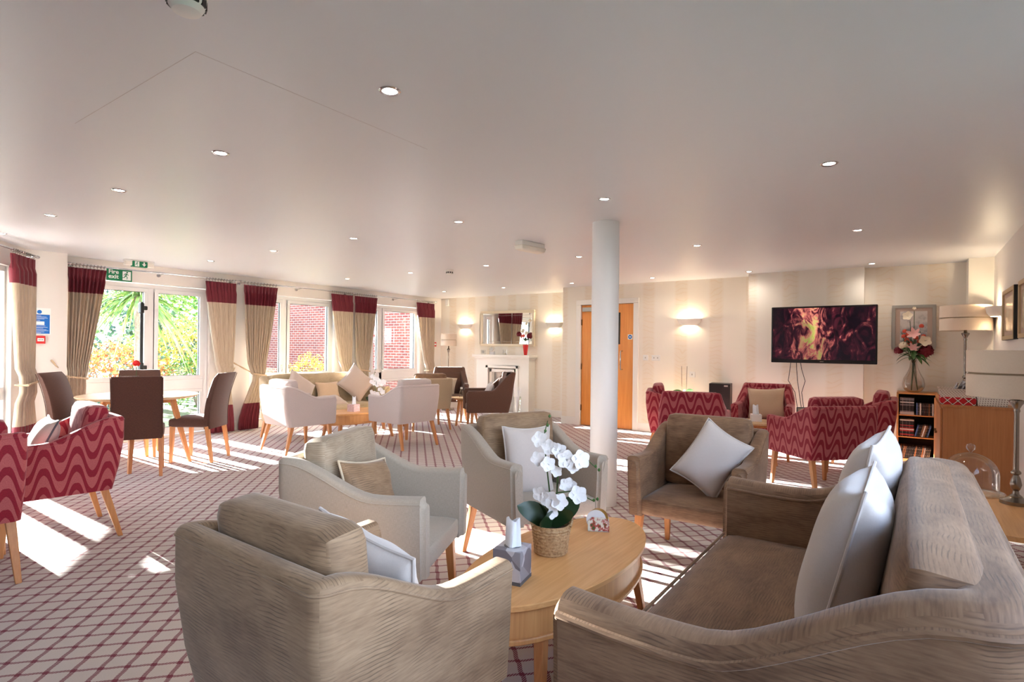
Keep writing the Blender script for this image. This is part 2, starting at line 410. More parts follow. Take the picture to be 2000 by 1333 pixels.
def thing(name, label, cat, loc=(0, 0, 0), rz=0.0, group=None):
    o = bpy.data.objects.new(name, None); C.objects.link(o); o.empty_display_size = .05
    o.location = loc; o.rotation_euler = (0, 0, rz); return tag(o, label, cat, group)
def struct(o, label, cat):
    o['kind'] = 'structure'; o['label'] = label; o['category'] = cat; return o
def dup(root, loc, rz, label, group=None):
    r = root.copy(); C.objects.link(r); r.location = loc; r.rotation_euler = (0, 0, rz); r['label'] = label
    if group: r['group'] = group
    def rec(src, dst):
        for ch in src.children:
            c = ch.copy(); C.objects.link(c); c.parent = dst; rec(ch, c)
    rec(root, r); return r
def sstep(a, b, x):
    t = min(1, max(0, (x-a)/(b-a))); return t*t*(3-2*t)
def lerp(a, b, t): return a+(b-a)*t

# ------------------------------------------------------------------ room shell
XL, YF, YD, YB, YA, XR = -8.40, 9.20, 8.53, 8.25, 8.40, 0.75
YBACK = -3.2
FA, FB = Vector((-8.17, 2.03)), Vector((-6.70, 1.00))
m = MB(); m.box(-9.2, 1.0, YBACK-.2, 9.5, -.12, 0.0)
struct(m.build('floor', 'carpet', smooth=False), 'pale carpet with a maroon diamond trellis pattern', 'floor')
m = MB(); m.box(-8.7, 1.0, YBACK-.2, 9.5, CEIL, CEIL+.15)
struct(m.build('ceiling', 'ceiling_paint', smooth=False), 'smooth off-white ceiling', 'ceiling')
OP = [(2.60, 4.20, .03, 2.12), (4.82, 6.42, .12, 2.12), (7.20, 8.56, .03, 2.12)]
m = MB(); y = 2.42
m.box(XL-.3, XL, 2.42, OP[0][0], 0, CEIL)
for i, (a, b, z0, z1) in enumerate(OP):
    m.box(XL-.3, XL, a, b, z1, CEIL); m.box(XL-.3, XL, a, b, 0, z0)
    m.box(XL-.3, XL, b, OP[i+1][0] if i < 2 else YF+.1, 0, CEIL)
struct(m.build('wall_left', 'wall_paint', smooth=False), 'off-white wall holding the three curtained windows', 'wall')
m = MB(); m.box(-8.7, -8.17, 2.03, 2.42, 0, CEIL)
struct(m.build('wall_pier', 'wall_paint', smooth=False), 'off-white pier carrying the blue notice', 'wall')
# bay wall near left: window opening between pier and return
dv = (FB-FA); L = dv.length; ang = math.atan2(dv.y, dv.x)
MX = Matrix.Translation((FA.x, FA.y, 0)) @ Matrix.Rotation(ang, 4, 'Z')
m = MB(); m.box(0, .30, -.3, 0, 0, CEIL, MX); m.box(1.62, L, -.3, 0, 0, CEIL, MX); m.box(.30, 1.62, -.3, 0, 2.12, CEIL, MX); m.box(.30, 1.62, -.3, 0, 0, .03, MX)
struct(m.build('wall_bay', 'wall_paint', smooth=False), 'angled off-white bay wall at the far left', 'wall')
m = MB(); m.box(-7.0, -6.7, YBACK, 1.0, 0, CEIL)
struct(m.build('wall_near_left', 'wall_paint', smooth=False), 'off-white wall left of the camera', 'wall')
m = MB(); m.box(-8.7, -4.94, YF, YF+.15, 0, CEIL)
struct(m.build('wall_fireplace', 'wallpaper', smooth=False), 'cream patterned wallpaper wall behind the fireplace', 'wall')
m = MB(); DX0, DX1 = -4.58, -3.63
m.box(-4.94, DX0-.02, YD, YF+.15, 0, CEIL); m.box(DX1+.02, -1.83, YD, YF+.15, 0, CEIL); m.box(DX0-.02, DX1+.02, YD, YF+.15, 2.05, CEIL); m.box(DX0-.02, DX1+.02, YD+.10, YF+.15, 0, 2.05)
struct(m.build('wall_far', 'wallpaper', smooth=False), 'cream patterned wallpaper wall around the oak door', 'wall')
m = MB(); m.box(-1.83, -.47, YB, YF+.15, 0, CEIL)
struct(m.build('wall_chimney', 'wallpaper', smooth=False), 'wallpapered chimney breast behind the television', 'wall')
m = MB(); m.box(-.47, .53, YA, YF+.15, 0, CEIL)
struct(m.build('wall_alcove', 'wallpaper', smooth=False), 'wallpapered alcove wall right of the television', 'wall')
m = MB(); m.box(.53, XR+.25, 8.09, YF+.15, 0, CEIL)
struct(m.build('wall_corner_pier', 'plaster', smooth=False), 'plain cream pier in the right corner', 'wall')
m = MB(); m.box(XR, XR+.25, YBACK, -1.6, 0, CEIL); m.box(XR, XR+.25, 3.0, 8.1, 0, CEIL); m.box(XR, XR+.25, -1.6, 3.0, 2.15, CEIL); m.box(XR, XR+.25, -1.6, 3.0, 0, .92)
struct(m.build('wall_right', 'wall_paint', smooth=False), 'off-white right wall with framed pictures', 'wall')
m = MB(); m.box(-6.9, XR+.2, YBACK-.2, YBACK, 0, CEIL)
struct(m.build('wall_back', 'wall_paint', smooth=False), 'off-white wall behind the camera', 'wall')
m = MB()
m.box(-8.4, -4.94, YF-.015, YF, 0, .13); m.box(-4.955, -4.94, YD, YF, 0, .13)
struct(m.build('baseboard_fireplace', 'white_trim', smooth=False, bevel=.004), 'white skirting board beside the fireplace', 'skirting board')
m = MB(); m.box(-4.94, -4.66, YD-.015, YD, 0, .13); m.box(-3.55, -1.83, YD-.015, YD, 0, .13)
struct(m.build('baseboard_far', 'white_trim', smooth=False, bevel=.004), 'white skirting board along the door wall', 'skirting board')
m = MB(); m.box(-1.83, -.47, YB-.015, YB, 0, .13); m.box(-.47, .53, YA-.015, YA, 0, .13)
struct(m.build('baseboard_chimney', 'white_trim', smooth=False, bevel=.004), 'white skirting board below the television', 'skirting board')
m = MB()
for a, b in ((2.42, 2.6), (4.2, 4.82), (6.42, 7.2), (8.56, 9.2)): m.box(XL, XL+.015, a, b, 0, .13)
struct(m.build('baseboard_left', 'white_trim', smooth=False, bevel=.004), 'white skirting board between the windows', 'skirting board')
m = MB(); m.box(XR-.015, XR, 3.0, 8.09, 0, .13)
struct(m.build('baseboard_right', 'white_trim', smooth=False, bevel=.004), 'white skirting board on the right wall', 'skirting board')
m = MB(); m.box(-3.3, -2.12, .999, 1.001, CEIL-.0006, CEIL); m.box(-2.122, -2.12, 1.0, 2.2, CEIL-.0006, CEIL)
struct(m.build('trim_1', 'joint_line', smooth=False), 'hairline joints of the ceiling access panel', 'ceiling trim')

# ------------------------------------------------------------------ windows (left wall)
XW = XL - .05
def frame_rect(mb, y0, y1, z0, z1, w, x0, x1):
    mb.box(x0, x1, y0, y1, z1-w, z1); mb.box(x0, x1, y0, y1, z0, z0+w); mb.box(x0, x1, y0, y0+w, z0+w, z1-w); mb.box(x0, x1, y1-w, y1, z0+w, z1-w)
def window_unit(name, label, y0, y1, z0, z1, mull, trans=(.66, .80)):
    root = bpy.data.objects.new(name, None); C.objects.link(root); root.location = (XW, (y0+y1)/2, z0); struct(root, label, 'window')
    cy = (y0+y1)/2
    f = MB(); frame_rect(f, y0-cy, y1-cy, 0, z1-z0, .055, -.07, .0)
    ys = [y0] + list(mull) + [y1]
    for q in mull: f.box(-.07, 0, q-cy-.035, q-cy+.035, .05, z1-z0-.05)
    f.box(-.07, 0, y0-cy+.04, y1-cy-.04, trans[0]-z0, trans[1]-z0)
    f.build('window_frame', 'upvc', root, smooth=False, bevel=.006)
    s = MB(); bd = MB()
    for a, b in zip(ys, ys[1:]):
        A = a-cy+(.055 if a == y0 else .035); B = b-cy-(.055 if b == y1 else .035)
        frame_rect(s, A, B, trans[1]-z0, z1-z0-.055, .055, -.055, .012); frame_rect(s, A, B, .055, trans[0]-z0, .045, -.055, .008)
        frame_rect(bd, A+.055, B-.055, trans[1]-z0+.055, z1-z0-.11, .006, -.03, -.012)
        frame_rect(bd, A+.045, B-.045, .10, trans[0]-z0-.045, .006, -.03, -.012)
        for (za, zb) in ((trans[1]-z0+.055, z1-z0-.11), (.10, trans[0]-z0-.045)):
            g = MB(); g.box(-.034, -.028, A+.05, B-.05, za, zb); g.build('pane', 'pane_glass', root, smooth=False)
    s.build('sash', 'upvc', root, smooth=False, bevel=.008); bd.build('glazing_gasket', 'black_plastic', root, smooth=False)
    return root, cy
w1, cy = window_unit('window_1', 'white framed window and fire exit door behind the dining table', 2.62, 4.19, .04, 2.11, [3.44])
# fire door panic bar
h = thing('panic_bar', 'black vertical push bar bolt on the fire exit door', 'door bolt', (XW+.02, 3.30, 0))
m = MB(); m.tube([(.035, 0, .72), (.035, 0, 1.86)], .017, 10); m.build('push_tube', 'black_plastic', h)
for zz in (.98, 1.78):
    m = MB(); m.rings([[Vector((x, y, z)) for x, y in ((0, -.03), (.07, -.022), (.07, .022), (0, .03))] for z in (zz-.07, zz+.07)]); m.box(0, .03, .03, .08, zz-.025, zz+.03); m.build('bolt_housing', 'black_plastic', h, smooth=False, bevel=.01)
w2, cy = window_unit('window_2', 'white framed window behind the patterned sofa', 4.84, 6.40, .13, 2.11, [5.45])
w3, cy = window_unit('window_3', 'white framed glazed door nearest the fireplace wall', 7.22, 8.54, .04, 2.11, [7.52])
m = MB(); m.box(0, .03, -.015, .015, -.06, .06); m.tube([(.035, 0, .02), (.045, 0, -.0), (.045, 0, -.11)], .009, 8)
m.build('window_handle', 'upvc', w3, loc=(0.01, -.33, .92), bevel=.003)
for yy in (-.235, -.095):
    m = MB(); m.box(0, .02, -.012, .012, -.03, .03); m.tube([(.025, 0, 0), (.03, 0, -.08)], .006, 6); m.build('window_handle', 'chrome', w2, loc=(.01, yy+.0, .82))
def plain_window(name, label, M, w, z0, z1, n=2):
    root = bpy.data.objects.new(name, None); C.objects.link(root); root.matrix_world = M; struct(root, label, 'window')
    f = MB(); f.box(0, w, -.06, 0, z1-.06, z1); f.box(0, w, -.06, 0, z0, z0+.06)
    for i in range(n+1):
        x = i*w/n; f.box(max(0, x-.04), min(w, x+.04), -.06, 0, z0, z1)
    if z0 < .2: f.box(0, w, -.06, 0, .68, .82)
    f.build('window_frame', 'upvc', root, smooth=False, bevel=.006)
    for i in range(n):
        g = MB(); g.box(i*w/n+.04, (i+1)*w/n-.04, -.035, -.03, z0+.06, z1-.06); g.build('pane', 'pane_glass', root, smooth=False)
plain_window('window_4', 'white framed bay window at the far left', MX @ Matrix.Translation((.30, -.05, 0)), 1.32, .03, 2.12, 2)
plain_window('window_5', 'white framed window beside the near sofa', Matrix.Translation((XR+.05, -1.6, 0)) @ Matrix.Rotation(R(90), 4, 'Z'), 4.6, .92, 2.15, 4)
def portal(loc, rot, sx_, sy_):
    ld = bpy.data.lights.new('window_portal', 'AREA'); ld.shape = 'RECTANGLE'; ld.size = sx_; ld.size_y = sy_; ld.cycles.is_portal = True
    o = bpy.data.objects.new('window_portal', ld); C.objects.link(o); o.location = loc; o.rotation_euler = rot
for a, b, z0, z1 in OP: portal((XL-.32, (a+b)/2, (z0+z1)/2), (0, R(-90), 0), z1-z0, b-a)
portal((XR+.27, .7, 1.53), (0, R(90), 0), 1.25, 4.6)

# ------------------------------------------------------------------ exterior
m = MB(); m.box(-40, 25, -30, 30, -.25, -.14)
tag(m.build('garden_lawn', 'grass', smooth=False), 'grassy garden ground outside the windows', 'ground', kind='structure')
m = MB(); m.box(-9.9, -8.7, 1.0, 9.6, -.16, -.06)
tag(m.build('garden_path', 'paving', smooth=False), 'pale paved path along the outside of the windows', 'path', kind='structure')
bw = thing('brick_building', 'red brick wing of the building seen through the windows', 'building', (-12.5, 11.0, 0))
m = MB(); m.box(-8.5, 3.9, 0, .4, -.2, 4.6); m.build('brick_wall', 'brick', bw, smooth=False)
wn = MB(); frame_rect2 = [(-.55, .55, .78, .84), (-.55, .55, 2.05, 2.12), (-.55, -.46, .84, 2.05), (.46, .55, .84, 2.05), (-.04, .04, .84, 2.05)]
for a, b, c, d in frame_rect2: wn.box(a, b, -.06, .0, c, d)
wo = wn.build('window_frame', 'upvc', bw, smooth=False, loc=(2.15, 0, 0), bevel=.005)
g = MB(); g.box(-.46, .46, -.03, -.02, .84, 2.05); g.build('pane', 'leaf_dark' if 0 else 'steel_band', wo, smooth=False)
def bush(label, cx, cy_, rx, ry, h, mat, n, leaf=.07, z0=-.14, name='shrub', seed=1):
    r = random.Random(seed); root = thing(name, label, 'shrub', (cx, cy_, z0))
    m = MB()
    for i in range(n):
        th = r.uniform(0, 2*PI); ph = math.acos(r.uniform(-.35, 1)); q = r.uniform(.55, 1.0)**.5 * (1 + .12*math.sin(3*th+seed)*math.sin(4*ph))
        p = Vector((rx*q*math.sin(ph)*math.cos(th), ry*q*math.sin(ph)*math.sin(th), h*.36 + h*.64*q*math.cos(ph)))
        a = Vector((r.uniform(-1, 1), r.uniform(-1, 1), r.uniform(-.6, 1))).normalized(); b = a.cross(Vector((r.uniform(-1, 1), r.uniform(-1, 1), r.uniform(-1, 1)))).normalized()
        l = leaf*r.uniform(.6, 1.3); w = l*.45
        m.quad([p-a*l*.5, p+b*w*.5, p+a*l*.5, p-b*w*.5])
    m.build('foliage', mat, root, smooth=False)
    s = MB()
    for k in range(7):
        t = 2*PI*k/7; s.tube([(0, 0, 0), (rx*.2*math.cos(t), ry*.2*math.sin(t), h*.4), (rx*.5*math.cos(t), ry*.5*math.sin(t), h*.75)], [.02, .014, .006], 5)
    s.build('stems', 'bark', root)
    return root
bush('orange leaved shrub behind the palm outside the fire exit', -13.2, 4.6, 1.2, 1.1, 1.5, 'foliage_orange', 2600, .10, seed=2)
bush('yellow and orange shrub right of the palm outside', -13.6, 6.6, 1.3, 1.2, 2.1, 'foliage_yellow', 2800, .10, seed=3)
bush('low green shrub nearest the right pane of the fire exit window', -12.4, 6.0, .9, .8, 1.25, 'foliage_green', 2400, .07, seed=4)
bush('tall dark hedge behind the garden shrubs', -20.5, 6.4, 2.0, 3.8, 3.2, 'foliage_dark', 4200, .2, seed=5)
bush('bright green flowering shrub outside the sofa window', -11.6, 8.2, .75, .6, 1.25, 'foliage_yellow', 2200, .06, seed=6)
bush('green shrub right of the flowering one by the brick wall', -10.6, 8.8, .5, .5, 1.05, 'foliage_green', 1500, .06, seed=8)
bush('grey green shrub left of the palm outside', -11.8, 3.5, .7, .6, 1.0, 'foliage_dark', 1500, .07, seed=9)
bush('pale green tree beyond the hedge', -27, 12.5, 2.6, 2.6, 4.2, 'foliage_green', 2500, .28, seed=12)
bush('dark shrub at the back of the garden beyond the palm', -24, .2, 2.0, 2.0, 2.4, 'foliage_dark', 1800, .2, seed=14)
tt = bush('unseen tall tree added to block sun through the sofa window', -22, 5.55, 1.2, 1.0, 2.9, 'foliage_dark', 3600, .2, z0=4.0, seed=21)  # added out of view: high crown keeps sun off the floor by the red armchairs
m = MB(); m.tube([(0, 0, -4.2), (.05, .05, -2), (0, 0, .9)], [.2, .16, .09], 10); m.build('trunk', 'bark', tt); tt['category'] = 'tree'; tt.name = 'sun_block_tree'
# cordyline palm
pt = thing('palm_tree', 'spiky palm tree with drooping leaves outside the fire exit', 'tree', (-10.55, 4.12, -.14))
m = MB(); m.tube([(0, 0, 0), (.03, .02, .8), (-.02, .03, 1.6), (0, 0, 2.25)], [.11, .095, .09, .08], 12); m.build('trunk', 'bark', pt)
def fronds(origin, n, L0, L1, droop, w, seed, zlo=-.3, zhi=1.0):
    r = random.Random(seed); m = MB()
    for i in range(n):
        th = 2*PI*i/n*2.4 + r.uniform(-.2, .2); el = r.uniform(zlo, zhi); l = r.uniform(L0, L1); d = r.uniform(.6, 1.3)*droop
        dirh = Vector((math.cos(th), math.sin(th), 0)); side = Vector((-math.sin(th), math.cos(th), 0)); prev = None
        K = 9
        for k in range(K+1):
            t = k/K; p = Vector(origin) + dirh*(l*t*math.cos(el)) + Vector((0, 0, l*t*math.sin(el) - d*t*t*l)); ww = w*math.sin(PI*min(1, .12+t*.88))*.5 + .002
            q = (p-side*ww, p+Vector((0, 0, -ww*.5)), p+side*ww)
            if prev:
                m.quad([prev[0], prev[1], q[1], q[0]]); m.quad([prev[1], prev[2], q[2], q[1]])
            prev = q
    return m
fronds((0, 0, 2.25), 130, .7, 1.15, .75, .045, 3, -.5, 1.1).build('fronds', 'palm_leaf', pt, smooth=False)
pt2 = thing('palm_tree', 'bare grey palm trunk beside the tied curtain outside', 'tree', (-12.2, 3.75, -.14))
m = MB(); m.tube([(0, 0, 0), (.02, 0, 1.2), (-.03, .02, 2.7)], [.13, .11, .1], 12); m.build('trunk', 'bark', pt2)
fronds((-.03, .02, 2.7), 70, .9, 1.3, .6, .05, 6, -.4, 1.2).build('fronds', 'palm_leaf', pt2, smooth=False)
m = MB(); m.tube([(0, 0, 0), (0, 0, 3.2)], .06, 12); o = m.build('garden_post', 'pipe_pale', loc=(-16.0, 8.35, -.14)); tag(o, 'pale grey lamp post far out in the garden', 'post')

# ------------------------------------------------------------------ oak door
d2 = bpy.data.objects.new('door_2', None); C.objects.link(d2); d2.location = ((DX0+DX1)/2, YD, 0); struct(d2, 'oak door with steel handle behind the white column', 'door')
hw = (DX1-DX0)/2
m = MB(); m.box(-hw+.004, hw-.004, .02, .062, .006, 2.04); m.build('door_leaf', 'door_oak', d2, smooth=False, bevel=.002)
m = MB(); m.box(-hw-.09, -hw, -.02, .02, 0, 2.045); m.box(hw, hw+.09, -.02, .02, 0, 2.045); m.box(-hw-.09, hw+.09, -.02, .02, 2.0451, 2.13); m.build('door_frame', 'white_trim', d2, smooth=False, bevel=.005)
m = MB(); m.tube([(.28, .02, 1.27), (.28, -.05, 1.27), (.28+.0, -.06, 1.25), (.28, -.06, .99), (.28, -.05, .97), (.28, .02, .97)], .010, 10); m.build('pull_handle', 'chrome', d2)
m = MB(); m.box(.20, .235, .012, .02, 1.38, 1.90); m.build('vision_panel', 'black_edge', d2, smooth=False)
m = MB(); m.box(-hw+.03, -hw+.3, -.025, .02, 1.93, 2.0); m.build('door_closer', 'grey_frame', d2, smooth=False, bevel=.005)
for zz in (.3, 1.0, 1.75):
    m = MB(); m.box(-hw-.008, -hw+.012, .0, .022, zz-.05, zz+.05); m.build('hinge', 'dark_hinge', d2, smooth=False)
m = MB(); m.box(-.04, .04, -.002, 0, -.04, .04); st = m.build('door_sticker', 'sign_white', d2, smooth=False, loc=(hw-.065, .019, 1.50))
m = MB(); m.lathe([(.033, 0), (.033, .002)], 24); dk = m.build('blue_disc', 'blue_sign', st, rot=(R(90), 0, 0), loc=(0, -.002, 0))
m = MB(); m.box(-.02, .02, -.0052, -.0045, -.003, .003); m.box(-.016, .016, -.0052, -.0045, .007, .011); m.box(-.016, .016, -.0052, -.0045, -.011, -.007); m.build('sticker_lettering', 'sign_white', st, smooth=False)

# column
m = MB(); m.lathe([(.113, 0), (.113, CEIL)], 48)
tag(m.build('column', 'column_paint', loc=(-2.095, 4.32, 0)), 'round white column standing in the middle of the room', 'column', kind='structure')

# ------------------------------------------------------------------ ceiling fittings
rowsY = [1.61, 3.62, 5.74, 8.0]; colX = [-.38, -1.77, -3.12, -4.47, -5.84, -7.23]
ordn = ['rightmost', 'second from the right', 'third from the right', 'fourth from the right', 'fifth from the right', 'leftmost']
rown = ['nearest', 'second', 'third', 'farthest']
dl = thing('downlight', '', 'ceiling light', (0, 0, CEIL), 0, 'recessed ceiling downlights')
m = MB(); m.lathe([(.030, 0), (.032, -.004), (.040, -.006), (.046, -.001), (.046, 0)], 24, cap=False); m.build('trim_ring', 'chrome', dl)
m = MB(); m.lathe([(.030, -.0015), (.030, -.0005)], 20); m.build('lens', 'lamp_white', dl)
ld = bpy.data.lights.new('downlight_beam', 'SPOT'); ld.energy = 5.5; ld.spot_size = R(150); ld.spot_blend = 1.0; ld.color = (1, .90, .78); ld.shadow_soft_size = .03
lo = bpy.data.objects.new('downlight_beam', ld); C.objects.link(lo); lo.parent = dl; lo.location = (0, 0, -.012)
first = True
for r_, yy in enumerate(rowsY):
    for c_, xx in enumerate(colX):
        if r_ == 0 and c_ == 0: continue
        cn = ordn[c_] if r_ else ordn[c_-1] if c_ < 5 else 'leftmost'
        lab = 'round recessed ceiling spotlight, %s in the %s row' % (cn, rown[r_])
        if first: dl.location = (xx, yy, CEIL); dl['label'] = lab; first = False
        else: dup(dl, (xx, yy, CEIL), 0, lab)
def smoke(loc, r, label):
    t = thing('smoke_detector', label, 'smoke detector', loc)
    m = MB(); m.lathe([(r*1.1, 0), (r*1.1, -r*.18), (r, -r*.3), (r*.95, -r*.9), (r*.7, -r*1.3), (r*.3, -r*1.4), (0.001, -r*1.4)], 28); m.build('housing', 'white_plastic', t)
    m = MB()
    for k in range(10):
        a = 2*PI*k/10; M_ = Matrix.Rotation(a, 4, 'Z'); m.box(r*.86, r*.97, -r*.2, r*.2, -r*1.0, -r*.55, M_)
    m.build('vent_slots', 'black_plastic', t, smooth=False)
smoke((-1.765, .805, CEIL), .055, 'white smoke detector with black slots at the top of the picture')
smoke((-5.15, 5.8, CEIL), .05, 'small white smoke detector far back on the ceiling')
t = thing('emergency_light', 'white bulkhead emergency light on the ceiling left of the column', 'ceiling light', (-3.12, 4.72, CEIL), R(-8))
m = MB(); m.box(-.05, .05, -.17, .17, -.045, 0); m.build('base', 'white_plastic', t, smooth=False, bevel=.008)
m = MB(); m.rings([[Vector((x, y, z)) for x, y in ((-a, -b), (a, -b), (a, b), (-a, b))] for a, b, z in ((.058, .18, -.045), (.058, .18, -.055), (.05, .17, -.085), (.035, .15, -.095))]); m.build('diffuser', 'plaster', t, smooth=False, bevel=.006)

def pictogram(parent, cx, cz, s, mat, x=.0, running=True, name='running_figure'):
    """running figure in the local y-z plane, facing +x"""
    m = MB()
    def P(pts): m.poly([(x, cx+a*s, cz+b*s) for a, b in pts])
    P([(.10+.09*math.cos(2*PI*k/12), .36+.09*math.sin(2*PI*k/12)) for k in range(12)])
    P([(-.02, .26), (.10, .22), (.02, -.06), (-.10, -.03)])
    P([(.08, .22), (.26, .10), (.24, .05), (.05, .12)])
    P([(-.02, .26), (-.22, .16), (-.20, .10), (0, .18)]); P([(-.22, .16), (-.24, -.02), (-.19, -.02), (-.17, .13)])
    P([(.02, -.04), (.16, -.18), (.11, -.24), (-.06, -.06)]); P([(.16, -.18), (.10, -.42), (.04, -.42), (.09, -.2)])
    P([(-.10, 0), (-.02, -.06), (-.16, -.26), (-.22, -.22)]); P([(-.18, -.26), (-.38, -.28), (-.38, -.22), (-.2, -.2)])
    return m.build(name, mat, parent, smooth=False)
def text(parent, s, size, loc, rot, mat, name='lettering', align='LEFT', ext=.0008):
    cu = bpy.data.curves.new(name, 'FONT'); cu.body = s; cu.size = size; cu.extrude = ext; cu.align_x = align; cu.space_line = .8; cu.offset = size*.02
    tmp = bpy.data.objects.new(name+'_curve', cu); C.objects.link(tmp); bpy.context.view_layer.update()
    me = bpy.data.meshes.new_from_object(tmp.evaluated_get(bpy.context.evaluated_depsgraph_get())); bpy.data.objects.remove(tmp, do_unlink=True)
    me.materials.clear(); me.materials.append(MT[mat]); me.name = name
    o = bpy.data.objects.new(name, me); C.objects.link(o); o.parent = parent; o.location = loc; o.rotation_euler = rot; return o
RX = (R(90), 0, R(90))   # text facing +x
# fire exit sign
t = thing('fire_exit_sign', 'green Fire exit sign on the wall above the exit door', 'sign', (XL+.004, 3.04, 2.19))
m = MB(); m.box(-.003, 0, -.145, .145, -.075, .075); m.build('board', 'green_sign', t, smooth=False)
text(t, 'Fire\nexit', .075, (.001, -.125, .014), RX, 'sign_white')
m = MB(); m.box(0, .001, .035, .13, -.06, .055); m.build('door_symbol', 'sign_white', t, smooth=False)
pictogram(t, .075, 0, .115, 'green_sign', .002)
t = thing('exit_light', 'ceiling exit light with a green running man and down arrow panel', 'sign', (-8.02, 3.12, CEIL))
m = MB(); m.box(-.03, .03, -.17, .17, -.02, 0); m.build('base', 'white_plastic', t, smooth=False, bevel=.004)
m = MB(); m.box(-.028, .028, -.165, -.085, -.075, -.02); m.box(-.028, .028, .085, .165, -.075, -.02); m.build('diffuser', 'plaster', t, smooth=False, bevel=.008)
m = MB(); m.box(-.03, .031, -.085, .085, -.085, -.012); m.build('panel', 'green_sign', t, smooth=False, bevel=.002)
m = MB(); m.box(.0315, .032, -.06, -.01, -.08, -.018); m.build('door_symbol', 'sign_white', t, smooth=False)
pictogram(t, -.036, -.048, .06, 'green_sign', .033)
m = MB(); m.poly([(.033, .045-.008, -.022), (.033, .045+.008, -.022), (.033, .045+.008, -.05), (.033, .045-.008, -.05)]); m.poly([(.033, .045-.026, -.045), (.033, .045, -.076), (.033, .045+.026, -.045)]); m.build('arrow_symbol', 'sign_white', t, smooth=False)
# notice + call point on pier
t = thing('notice_board', 'blue and white notice on the pier above the red call point', 'notice', (-8.168, 2.16, 1.54))
m = MB(); m.box(-.001, .002, -.105, .105, -.15, .16); m.build('sheet', 'sign_white', t, smooth=False)
m = MB(); m.box(.002, .003, -.095, .095, -.135, .085); m.build('blue_panel', 'blue_sign', t, smooth=False)
m = MB(); m.box(.003, .0036, -.075, .045, -.035, .005); m.build('white_panel', 'sign_white', t, smooth=False)
m = MB(); m.poly([(.003, .022*math.cos(2*PI*k/20), .115+.022*math.sin(2*PI*k/20)) for k in range(20)]); m.build('round_logo', 'blue_sign', t, smooth=False)
m = MB()
for k, (zz, w_) in enumerate([(.07, .10), (.058, .15), (.046, .16), (.034, .13), (.018, .09), (-.045, .14), (-.06, .16), (-.072, .12), (-.088, .15), (-.1, .17), (-.115, .13), (-.126, .1)]): m.box(.003, .0034, -.085, -.085+w_, zz-.002, zz+.001)
m.build('text_lines', 'sign_white', t, smooth=False)
t = thing('fire_call_point', 'red fire alarm call point below the blue notice', 'alarm button', (-8.168, 2.165, 1.335))
m = MB(); m.box(0, .035, -.045, .045, -.045, .045); m.build('box', 'red_plastic', t, smooth=False, bevel=.006)
m = MB(); m.box(.035, .037, -.03, .03, -.018, .018); pl = m.build('press_plate', 'sign_white', t, smooth=False)
m = MB(); m.box(.037, .038, -.02, -.01, -.004, .004); m.box(.037, .038, -.004, .004, -.004, .004); m.box(.037, .038, .01, .02, -.004, .004); m.build('press_marks', 'black_plastic', pl, smooth=False)
t = thing('fire_call_point', 'red fire alarm call point beside the curtain near the fireplace', 'alarm button', (XL, 8.98, 1.36))
m = MB(); m.box(0, .035, -.045, .045, -.045, .045); m.build('box', 'red_plastic', t, smooth=False, bevel=.006)
m = MB(); m.box(.035, .037, -.03, .03, -.018, .018); m.build('press_plate', 'sign_white', t, smooth=False)
t = thing('motion_sensor', 'small white motion sensor high in the fireplace corner', 'sensor', (-8.21, YF, 2.27))
m = MB(); m.box(-.045, .045, -.04, 0, -.07, .07); m.build('body', 'white_plastic', t, smooth=False, bevel=.012)

# ------------------------------------------------------------------ sconces
def sconce_mesh(root):
    rr = []
    for (w, d, z) in ((.19, .115, .05), (.155, .10, -.015), (.105, .075, -.05)):
        rr.append([Vector((w*math.cos(PI*k/16), -d*math.sin(PI*k/16)**.7, z)) for k in range(17)])
    outer = rr; inner = [[Vector((p.x*.94, p.y*.92, p.z)) for p in r_] for r_ in rr]
    m = MB(); m.rings(outer, close=False); m.rings(inner, close=False)
    m.rings([outer[0], inner[0]], close=False); m.rings([outer[2], inner[2]], close=False)
    m.build('bowl', 'plaster', root)
    m = MB(); m.tube([(-.05, -.045, .0), (.05, -.045, .0)], .012, 8); m.build('bulb', 'bulb_warm', root)
    ld = bpy.data.lights.new('sconce_glow', 'POINT'); ld.energy = 7; ld.color = (1, .80, .54); ld.shadow_soft_size = .03
    lo = bpy.data.objects.new('sconce_glow', ld); C.objects.link(lo); lo.parent = root; lo.location = (0, -.045, .005)
sc = thing('wall_sconce', 'lit white half bowl wall light left of the mirror', 'wall light', (-7.70, YF, 1.74), 0, 'plaster wall uplighters'); sconce_mesh(sc)
dup(sc, (-5.50, YF, 1.74), 0, 'lit white half bowl wall light between the mirror and the column')
dup(sc, (-2.73, YD, 1.72), 0, 'lit white half bowl wall light between the oak door and the television')
dup(sc, (XR, 7.62, 1.73), R(-90), 'lit white half bowl wall light on the right wall behind the table lamp')

# ------------------------------------------------------------------ switches
def socket(label, x, z_, dbl):
    t = thing('wall_switch', label, 'switch', (x, YD, z_)); w = .07 if dbl else .043
    m = MB(); m.box(-w, w, -.01, 0, -.043, .043); m.build('plate', 'white_plastic', t, smooth=False, bevel=.003)
    m = MB()
    for q in ((-.03, .03) if dbl else (0,)): m.box(q-.008, q+.008, -.014, -.009, -.012, .012)
    m.build('rocker', 'grey_frame', t, smooth=False)
socket('white wall switch plate nearest the oak door', -3.42, 1.17, False); socket('wider white switch plate right of the first one', -3.25, 1.17, True)
socket('white wall socket low behind the red chairs', -2.68, .93, False)

